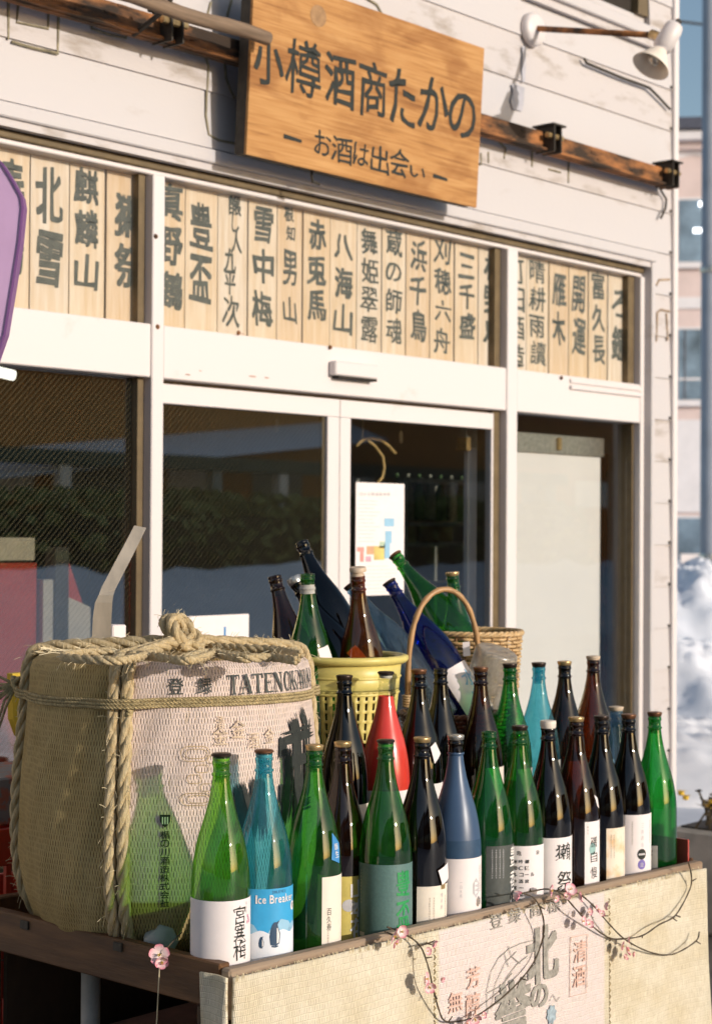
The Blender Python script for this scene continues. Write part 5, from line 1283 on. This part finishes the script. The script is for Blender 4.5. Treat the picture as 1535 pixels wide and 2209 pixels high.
for q in range(8): a = P(778+q*8.5, 1066, 'y', .033); k.put(fit('日本全国酒蔵地図'[q], a.x, a.z, .014, .012, .01))
for y in range(1080, 1176, 8): a = P(772, y, 'y', .033); b_ = P(772+random.uniform(30, 48), y, 'y', .033); k.rect(a.x, b_.x, a.z-.0012, a.z+.0012)
for y in range(1222, 1280, 8): a = P(775, y, 'y', .033); b_ = P(775+random.uniform(60, 80), y, 'y', .033); k.rect(a.x, b_.x, a.z-.001, a.z+.001)
k.build('lettering', M['ink_pale'], flat(.0329), ps)
pn = wbox('notice', 349, 1324, 537, 1440, .0335, .001, M['lab_white'], 'white paper notice low on the left door glass', 'notice')
a = P(483, 1352, 'y', .033); b_ = P(487, 1382, 'y', .033); Ink().rect(a.x, a.x+.009, b_.z, a.z).build('blue_mark', M['lab_blue'], flat(.0329), pn)
wb = wbox('white_board', 1004, 968, 1294, 1900, .13, .02, pm('white board', (.84, .82, .84), .55, .02, 4), 'tall white board standing behind the right window', 'board')
a = P(1002, 968, 'y', .125); b_ = P(1296, 952, 'y', .125); MB().box(a.x, b_.x+.01, .118, .155, a.z+.002, b_.z+.012, .002).build('top_rail', M['capsilver'], wb)
for px in (1008, 1205): q = P(px, 955, 'y', .115); MB().box(q.x-.012, q.x+.012, .108, .16, q.z-.03, q.z+.02, .003).build('clip', M['capgold'], wb)
wb2 = wbox('hanging_cloth', 1002, 952, 1034, 1040, .17, .01, M['lab_grey'], 'grey cloth strip hanging beside the white board', 'cloth')
REDC = pm('red cabinet', (.68, .07, .035), .45, .08, 8)
rc = wbox('red_cabinet', -60, 1214, 80, 1660, .36, .35, REDC, 'red cabinet inside the left window', 'cabinet')
a = P(-60, 1210, 'y', .35); b_ = P(80, 1160, 'y', .35); tag(MB().box(a.x, b_.x, .36, .6, a.z, b_.z).build('paper_box', M['lab_cream']), 'cream paper box on the red cabinet', 'box')
wbox('tube', 92, 1250, 116, 1500, .34, .04, M['lab_white'], 'white upright tube beside the red cabinet', 'tube')
wbox('pillar', 118, 1180, 150, 1560, .36, .05, M['lab_grey'], 'grey pillar inside the left window', 'pillar')
rt_ = tag(MB().prism([P(x, y, 'y', .50) for x, y in ((142, 1216), (150, 1214), (178, 1300), (178, 1330), (142, 1330))], (0, .02, 0)).build('red_sheet', REDC), 'slanted red sheet behind the grey pillar', 'sheet')
pa = tag(MB().prism([P(x, y, 'y', .40) for x, y in ((148, 1288), (196, 1310), (194, 1500), (146, 1500))], (0, .01, 0)).build('grey_sheet', M['lab_white']), 'leaning pale sheet inside the left window', 'sheet')
rr_ = wbox('red_hanging', 1298, 980, 1330, 1560, .24, .01, pm('dark red cloth', (.26, .045, .03), .8, .4, 9, c2=(.03, .015, .012), thr=(.42, .55)), 'dark red patterned cloth hanging right of the white board', 'cloth')
wl_ = empty('straw_branch', P(800, 945, 'y', .25), 'bent straw hanging inside the right door', 'ornament')
for pts in ([(768, 962), (780, 950), (798, 945), (822, 950), (838, 962), (852, 978)], [(790, 948), (808, 962), (825, 985), (828, 1010), (824, 1030), (812, 1044)]): MB().tube([P(x, y, 'y', .25) for x, y in pts], .006, 6).build('stalk', pm('straw', (.55, .38, .16), .7), wl_, True)
MB().tube([P(782, 948, 'y', .25), P(782, 900, 'y', .25), P(782, 840, 'y', .25)], .002, 5).build('string', M['fibre'], wl_)
for px, py, h_ in ((598, 920, 26), (865, 945, 24)):
    q = P(px, py, 'y', .6); s_ = tag(MB().box(q.x-.008, q.x+.008, .6, .605, q.z-.02, q.z+.025).build('hanging_slip', M['lab_cream']), 'small paper slip hanging in the %s door' % ('left' if px < 700 else 'right'), 'paper slip')
    MB().tube([(q.x, .602, q.z+.025), (q.x, .602, 2.62)], .0012, 4).build('string', M['fibre'], s_)
# shelf rack with dim bottles in the shop
RK = pm('grey rack steel', (.62, .62, .55), .5, .2, 20)
A = P(872, 1100, 'y', .72).x; B = P(1040, 1100, 'y', .72).x
rk = empty('shelf_rack', ((A+B)/2, .85, .03), 'grey steel shelf rack deep inside the shop', 'rack')
for x in (A, B):
    for y in (.72, .98): MB().box(x-.009, x+.009, y-.009, y+.009, .03, 1.72).build('post', RK, rk)
for py in (1036, 1128, 1172, 1260): z = P(950, py, 'y', .72).z; MB().box(A+.010, B-.010, 0.706, .994, z-.014, z+.004).build('shelf', RK, rk)
z = P(950, 1128, 'y', .72).z+.005
for i in range(7):
    x = A+.045+(B-A-.09)*i/6
    o = bpy.data.objects.new('shelf_bottle', bodymesh('shelf', pm('dim green glass', (.16, .26, .12), .15, .2, 20)) if i % 2 == 0 else bodymesh('shelf2', pm('dim pale glass', (.50, .50, .42), .2, .2, 20))); col.objects.link(o); o.location = (x, .80, z); o.scale = (.5, .5, .5)
    tag(o, '%s dim bottle from the left on the steel rack inside' % ordn[i], 'bottle', 'bottles on the steel rack')
z = P(950, 1172, 'y', .72).z+.005
for i, x in enumerate((A+.08, A+.20, A+.32)):
    if x > B-.06: break
    tag(MB().box(x-.05, x+.05, 0.76, .92, z, z+.09, .003).build('carton', pm('kraft carton', (.50, .36, .18), .8)), '%s kraft carton on the middle shelf of the steel rack' % ordn[i], 'carton', 'cartons on the steel rack')
# ceiling lamp of the shop
q = P(6, 800, 'y', .9); tl = tag(MB().tube([(q.x-.55, .95, q.z+.07), (q.x+.045, .9, q.z-.012)], .018, 10).build('tube_lamp', emit('lit fluorescent tube', (1, .98, .92), 4.0), None, True), 'lit fluorescent tube inside the left window', 'lamp')
MB().tube([(q.x-.3, .93, q.z+.05), (q.x-.3, .93, 2.62)], .008, 6).build('rod', M['iron'], tl)
# dark counter seen low through the doors
tag(MB().box(.2, 1.5, 2.3, 2.9, .03, .95, .01).build('counter', pm('dark counter', (.07, .05, .035), .5)), 'dark counter inside the shop', 'counter')

# ------------------------------------------------------------------ red crates left of the cask, behind the stand
REDP = pm('red plastic', (.60, .065, .03), .4, .06, 10); YELP = pm('yellow packet', (.70, .46, .04), .5, .1, 20)
def crate(x0, y0, z0_, lab):
    e = empty('plastic_crate', (x0+.2, y0+.15, z0_), lab, 'crate', 'red crates behind the stand'); w_, d_, h_ = .42, .32, .28
    for (a, b_, c_, d2) in ((0, w_, 0, .012), (0, w_, d_-.012, d_), (0, .012, .013, d_-.013), (w_-.012, w_, .013, d_-.013)):
        MB().box(x0+a, x0+b_, y0+c_, y0+d2, z0_, z0_+.11, .002).build('wall', REDP, e); MB().box(x0+a, x0+b_, y0+c_, y0+d2, z0_+.2, z0_+h_, .002).build('wall', REDP, e)
    for i in range(6): MB().box(x0+.002+i*.0802, x0+.016+i*.0802, y0+.001, y0+.011, z0_+.11, z0_+.2).build('rib', REDP, e)
    MB().box(x0+.013, x0+w_-.013, y0+.013, y0+d_-.013, z0_+.003, z0_+.012).build('floor', REDP, e)
cx = P(-10, 1700, 'y', -.62).x-.25
for i in range(3): crate(cx, -.78, .012+.283*i, '%s red plastic crate in the stack left of the cask' % ('bottom', 'middle', 'top')[i])
q = P(40, 1560, 'y', -.50)
tag(MB().box(cx+.05, cx+.40, -.74, -.52, .856, .96, .004).build('wooden_tray', pm('grey wooden tray', (.28, .25, .22), .8, .4, 30, c2=(.45, .16, .10), thr=(.4, .5))), 'mottled grey tray on top of the red crates', 'tray')
yb_ = P(46, 1560, 'y', -.60); tag(MB().prism([(yb_.x-.022, -.60, yb_.z+.01), (yb_.x-.004, -.60, yb_.z-.03), (yb_.x+.016, -.60, yb_.z+.01), (yb_.x+.028, -.60, yb_.z+.115), (yb_.x-.026, -.60, yb_.z+.115)], (0, .02, 0)).build('yellow_pennant', YELP), 'yellow pennant hanging beside the cask', 'pennant')

# ================================================================== beyond the corner
rz = YAW-pi/2
hpos = PD(1482, 1315, 36); hpos.z = 0
HM = Matrix.Translation(hpos) @ Matrix.Rotation(rz-.12, 4, 'Z')
hs = empty('brick_house', None, 'pale pink brick house with dark roof and arched gable beyond the corner', 'house', None, HM)
PK = pm('pale pink brick', (.74, .60, .57), .8, .08, 1.5); PKl = pm('pale stone band', (.80, .77, .79), .7, .05, 3); RF = pm('dark slate roof', (.15, .14, .16), .7, .3, 6); WG = pm('blue window glass', (.24, .33, .42), .12, .4, 1.2, spec=.6)
def hb_(name, x0, x1, y0, y1, z0_, z1_, mt, par=None):
    mb = MB().box(x0, x1, y0, y1, z0_, z1_); o = bpy.data.objects.new(name, None)
    me = bpy.data.meshes.new(name); me.from_pydata(mb.v, [], mb.f); me.materials.append(mt); me.validate()
    bm2 = bmesh.new(); bm2.from_mesh(me); bmesh.ops.recalc_face_normals(bm2, faces=bm2.faces[:]); bm2.to_mesh(me); bm2.free()
    o = bpy.data.objects.new(name, me); col.objects.link(o); o.parent = par or hs; return o
S_ = 36/F
def hz_(py): return 1.5+(1151-py)*S_
hb_('wall', -6, 6, 0, 8, 0, hz_(290), PK)
mb = MB().add([(-6.4, -.5, hz_(285)), (6.4, -.5, hz_(285)), (6.4, 4, hz_(150)), (-6.4, 4, hz_(150)), (-6.4, 8.5, hz_(285)), (6.4, 8.5, hz_(285))], [(0, 1, 2, 3), (3, 2, 5, 4), (0, 3, 4), (1, 5, 2), (0, 4, 5, 1)])
me = bpy.data.meshes.new('roof'); me.from_pydata(mb.v, [], mb.f); me.materials.append(RF); o = bpy.data.objects.new('roof', me); col.objects.link(o); o.parent = hs
hb_('eaves', -6.3, 6.3, -.4, -.01, hz_(306), hz_(288), PKl); hb_('cornice', -6.1, 6.1, -.2, -.01, hz_(322), hz_(307), PK)
for k_ in range(-3, 4):
    x = k_*1.75+.03
    for t_, b2, in ((425, 570), (705, 868), (1112, 1258)):
        wn_ = hb_('window', x-.30, x+.30, -.06, -.005, hz_(b2), hz_(t_), PKl); hb_('pane', x-.235, x+.235, -.075, -.061, hz_(b2)+.06, hz_(t_)-.05, WG, wn_)
        if t_ == 705: hb_('glazing_bar', x-.235, x+.235, -.085, -.0755, hz_(820), hz_(815), PKl, wn_); hb_('glazing_bar', x-.13, x-.10, -.085, -.0755, hz_(b2)+.06, hz_(t_)-.05, RF, wn_)
        hb_('sill', x-.36, x+.36, -.12, -.0605, hz_(b2+8), hz_(b2), PKl, wn_)
for t_, b2 in ((640, 665), (905, 1105)): hb_('string_course', -6.02, 6.02, -.05, -.004, hz_(b2), hz_(t_), PKl)
ar = Ink(); arc_pts = [(1.05*cos(pi*i/16), 1.0*sin(pi*i/16)) for i in range(17)]
for i in range(16):
    a, b_ = arc_pts[i], arc_pts[i+1]; ar.poly([a, b_, (b_[0]*.72, b_[1]*.72), (a[0]*.72, a[1]*.72)])
o = ar.build('arch', PKl, lambda x, z: Vector((x+.1, -.03, hz_(408)+z))); o.parent = hs
for px, py, w_ in ((1507, 440, .10), (1503, 497, .24)):                 # lit tubes seen in the upper window
    x = (px-1482)*S_; o = hb_('window_lamp', x-w_/2, x+w_/2, -.10, -.08, hz_(py)-.045, hz_(py)+.045, emit('lit lamp', (1, 1, 1), 4))
sg2 = PD(1490, 1220, 33); mb = MB().prism([sg2+R2*x+U2*y for x, y in ((-.20, -.24), (.24, -.24), (.24, .22), (-.20, .22))], fw*.03); s2 = tag(mb.build('street_sign', M['lab_white']), 'small white sign with a red block beyond the corner', 'sign')
MB().prism([sg2-fw*.01+R2*x+U2*y for x, y in ((-.08, -.10), (.22, -.10), (.22, .09), (-.08, .09))], fw*.008).build('red_block', pm('red sign paint', (.62, .12, .08), .5), s2)
q = PD(1490, 1245, 33); MB().tube([(q.x, q.y, 0), (q.x, q.y, q.z)], .03, 8).build('post', M['iron'], s2)
q = PD(1529, 1420, 20); pole = empty('utility_pole', (q.x, q.y, 0), 'tall blue grey utility pole beyond the shop corner', 'pole')
MB().lathe([(.115, 0), (.105, 12)], 24, (q.x, q.y, 0), cap1=True).build('shaft', pm('blue grey pole paint', (.36, .39, .44), .45, .1, 3), pole, True, 40)
for zz in (1.2, 4.5): MB().lathe([(.118, zz), (.122, zz+.01), (.122, zz+.07), (.116, zz+.08)], 24, (q.x, q.y, 0)).build('band', M['capsilver'], pole, True, 40)
for i, pts in enumerate(([(1400, 40), (1480, 48), (1535, 55)],)):
    tag(MB().tube([PD(x, y, 26) for x, y in pts], .02, 5).build('overhead_wire', M['iron']), 'overhead wire crossing the sky beyond the corner', 'wire')
def mound(c, rx, ry, h, lab, seed, name='snow_bank', mt='snow', ang=rz):
    mb = MB(); n1, n2 = 96, 36
    for i in range(n2+1):
        t_ = i/n2
        for j in range(n1):
            a = 2*pi*j/n1; d = Vector((cos(a)*t_*rx, sin(a)*t_*ry, 0)); d.rotate(Matrix.Rotation(ang, 3, 'Z'))
            z = h*max(0, cos(t_*pi/2))**.8; nn = noise.noise(Vector((d.x*1.1+seed, d.y*1.1, seed)))*.30*h+noise.noise(Vector((d.x*3+seed, d.y*3, 5)))*.16*h+abs(noise.noise(Vector((d.x*7+seed, d.y*7, 2))))*.12*h+noise.noise(Vector((d.x*15, d.y*15, seed)))*.05*h
            mb.v.append((c.x+d.x, c.y+d.y, max(-.02, z+nn*(1-t_**3))-.01*(i == n2)))
    for i in range(n2):
        for j in range(n1): mb.f.append((i*n1+j, i*n1+(j+1) % n1, (i+1)*n1+(j+1) % n1, (i+1)*n1+j)); mb.m.append(0)
    return tag(mb.build(name, M[mt], None, True), lab, 'snow bank')
c = PD(1452, 1300, 17); mound(Vector((c.x, c.y, 0)), 1.9, 1.6, 1.12, 'tall white snow bank beyond the shop corner', 3)
c = PD(1560, 1500, 13); mound(Vector((c.x, c.y, 0)), 1.6, 1.4, .62, 'low snow heap at the foot of the utility pole', 8)
c = PD(1490, 1500, 10.5); mound(Vector((c.x, c.y, 0)), 1.3, 1.0, .34, 'small trodden snow heap near the shop corner', 12, mt='snow_dirty')
# planter with a few yellow flowers by the corner
q = PD(1512, 1800, 6.6); pl = empty('planter', (q.x, q.y, 0), 'grey concrete planter with withered stems and yellow flowers', 'planter')
MB().box(q.x-.13, q.x+.40, q.y-.30, q.y+.06, 0.014, .395, .012).build('trough', M['concrete'], pl); MB().box(q.x-.10, q.x+.37, q.y-.27, q.y+.03, .380, .402).build('soil', M['iron'], pl)
mb = MB(); fl = MB(); random.seed(4)
for i in range(46):
    p = Vector((q.x+random.uniform(-.12, .3), q.y+random.uniform(-.25, .0), .40)); t_ = p+Vector((random.uniform(-.06, .06), random.uniform(-.06, .06), random.uniform(.05, .13)))
    mb.tube([p, p.lerp(t_, .5)+Vector((.01, 0, .01)), t_], .004, 4)
    a = random.uniform(0, 6); d = Vector((cos(a), sin(a), .3))*.04; s_ = Vector((-sin(a), cos(a), 0))*.015
    mb.add([t_-d, t_+s_, t_+d, t_-s_], [(0, 1, 2, 3)])
mb.build('stems', pm('withered stems', (.085, .06, .03), .8, .3, 40), pl)
for px, py in ((1468, 1712), (1478, 1722), (1533, 1732), (1527, 1742)):
    c = PD(px, py, 6.5); f_ = MB()
    for k_ in range(9): a = 2*pi*k_/9; f_.add([c, c+Vector((.012*cos(a-.3), .012*sin(a-.3), .010)), c+Vector((.028*cos(a), .028*sin(a), .012)), c+Vector((.012*cos(a+.3), .012*sin(a+.3), .010))], [(0, 1, 2, 3)])
    f_.lathe([(.0001, .012), (.012, .008), (.012, -.004), (.0001, -.008)], 8, c); f_.build('yellow_flower', YELP, pl)
tag(MB().box(.40, .62, -1.45, -1.15, .014, .30, .01).build('dark_crate', M['darkwood']), 'dark wooden crate on the pavement right of the stand', 'crate')

# ================================================================== across the street (what the shop windows mirror)
oh = empty('timber_house', (13, -15, 0), 'brown timber house with snowy roof across the street', 'house')
BRW = pm('brown boarded wall', (.52, .23, .06), .8, .25, 6, stretch=(3, 3, .4)); GRW = pm('grey green shutter', (.26, .28, .24), .7)
MB().box(9.5, 26, -21, -15, 0, 3.7).build('wall', BRW, oh)
MB().add([(10, -14.0, 2.15), (17.5, -14.0, 2.95), (17.5, -15, 3.3), (10, -15, 2.5)], [(0, 1, 2, 3)]).build('awning', M['snow'], oh)
MB().add([(9, -14.4, 3.7), (26.5, -14.4, 3.7), (26.5, -18, 4.5), (9, -18, 4.5), (26.5, -21.4, 3.7), (9, -21.4, 3.7)], [(0, 1, 2, 3), (3, 2, 4, 5)]).build('roof', M['snow'], oh)
for i in range(9): MB().box(10.2+i*1.75, 11.3+i*1.75, -15.06, -14.99, 2.0, 2.5).build('window', GRW if i % 2 else M['lab_cream'], oh)
for i in range(10): MB().box(9.6+i*1.35, 9.78+i*1.35, -14.12, -13.98, 0, 2.35).build('porch_post', M['lab_cream'] if i % 3 else GRW, oh)
MB().box(9.3, 22.4, -14.16, -13.94, 2.351, 2.55).build('porch_beam', pm('dark green beam', (.06, .085, .06), .7), oh)
hg = MB(); random.seed(11)
for i in range(6500):
    x = random.uniform(8.2, 22); z = random.uniform(.9, 2.0)+.12*noise.noise(Vector((x*.9, 0, 0))); y = -13.4+random.uniform(-.5, .35)*(1 if z < 1.8 else .6)
    a = random.uniform(0, 6.28); s_ = random.uniform(.05, .13); u_ = Vector((cos(a), sin(a), random.uniform(-.6, .6)))*s_; v_ = Vector((random.uniform(-.5, .5), random.uniform(-.5, .5), 1)).normalized()*s_*.6; p = Vector((x, y, z)); hg.add([p-u_, p-v_, p+u_, p+v_], [(0, 1, 2, 3)])
hd_ = empty('hedge', (15, -13.4, 0), 'clipped dark evergreen hedge across the street', 'hedge')
tag(hg.build('foliage', pm('evergreen leaf', (.30, .32, .10), .6, .3, 8, c2=(.03, .05, .018)), hd_), kind='stuff')
MB().box(8.3, 21.9, -13.75, -13.15, 0, 1.7).build('shade_core', pm('hedge shade', (.018, .02, .012), .9), hd_)  # dark box, the hedge's inner shade put into its colour
sb = MB(); n1, n2 = 60, 8
for i in range(n1+1):
    x = 6+i*18/n1
    for j in range(n2+1):
        t_ = j/n2; y = -12.6+2.0*t_; z = 1.02*(1-t_)**.8*(1+.10*noise.noise(Vector((x*1.3, t_*2, 3))))
        sb.v.append((x, y, max(-.01, z+.10*noise.noise(Vector((x*1.7, y*1.7, 1)))*(1-t_))))
sb.f = [(i*(n2+1)+j, (i+1)*(n2+1)+j, (i+1)*(n2+1)+j+1, i*(n2+1)+j+1) for i in range(n1) for j in range(n2)]; sb.m = [0]*len(sb.f)
tag(sb.build('snow_bank', M['snow'], None, True), 'ploughed snow bank along the hedge across the street', 'snow bank')

DKW = pm('dark boarded wall', (.12, .085, .06), .8, .25, 4, stretch=(3, 3, .4)); LTW = pm('grey rendered wall', (.26, .25, .24), .8, .1, 3)
def unseen_house(x0, x1, y1, h, mt, lab):  # unseen houses added to block low sky in the bottle reflections
    e = empty('unseen_house', ((x0+x1)/2, y1, 0), lab, 'house', 'unseen houses across the street')
    MB().box(x0, x1, y1-7, y1, 0, h).build('wall', mt, e)
    MB().add([(x0-.4, y1+.5, h-.05), (x1+.4, y1+.5, h-.05), (x1+.4, y1-3.5, h+1.9), (x0-.4, y1-3.5, h+1.9), (x1+.4, y1-7.5, h-.05), (x0-.4, y1-7.5, h-.05)], [(0, 1, 2, 3), (3, 2, 4, 5)]).build('roof', M['snow'], e)
    k = x0+.8
    while k < x1-1.4:
        for z in (1.0, 3.7):
            if z+1.2 < h: w = MB().box(k, k+1.1, y1, y1+.05, z, z+1.3).build('window', LTW, e); MB().box(k+.08, k+1.02, y1+.051, y1+.06, z+.08, z+1.22).build('pane', M['pane_upper'], w)
        k += 2.2
    MB().box(x0+.3, x0+.7, y1+.001, y1+.03, .1, 2.1).build('door', DKW, e)
unseen_house(-9.5, -2.4, -14, 5.6, DKW, 'unseen dark boarded house across the street beside the sunny gap')
unseen_house(-19, -10, -13.6, 6.2, LTW, 'unseen grey rendered house across the street behind the viewer')
unseen_house(-32, -19.6, -14, 5.4, DKW, 'unseen dark boarded house farthest down the street')
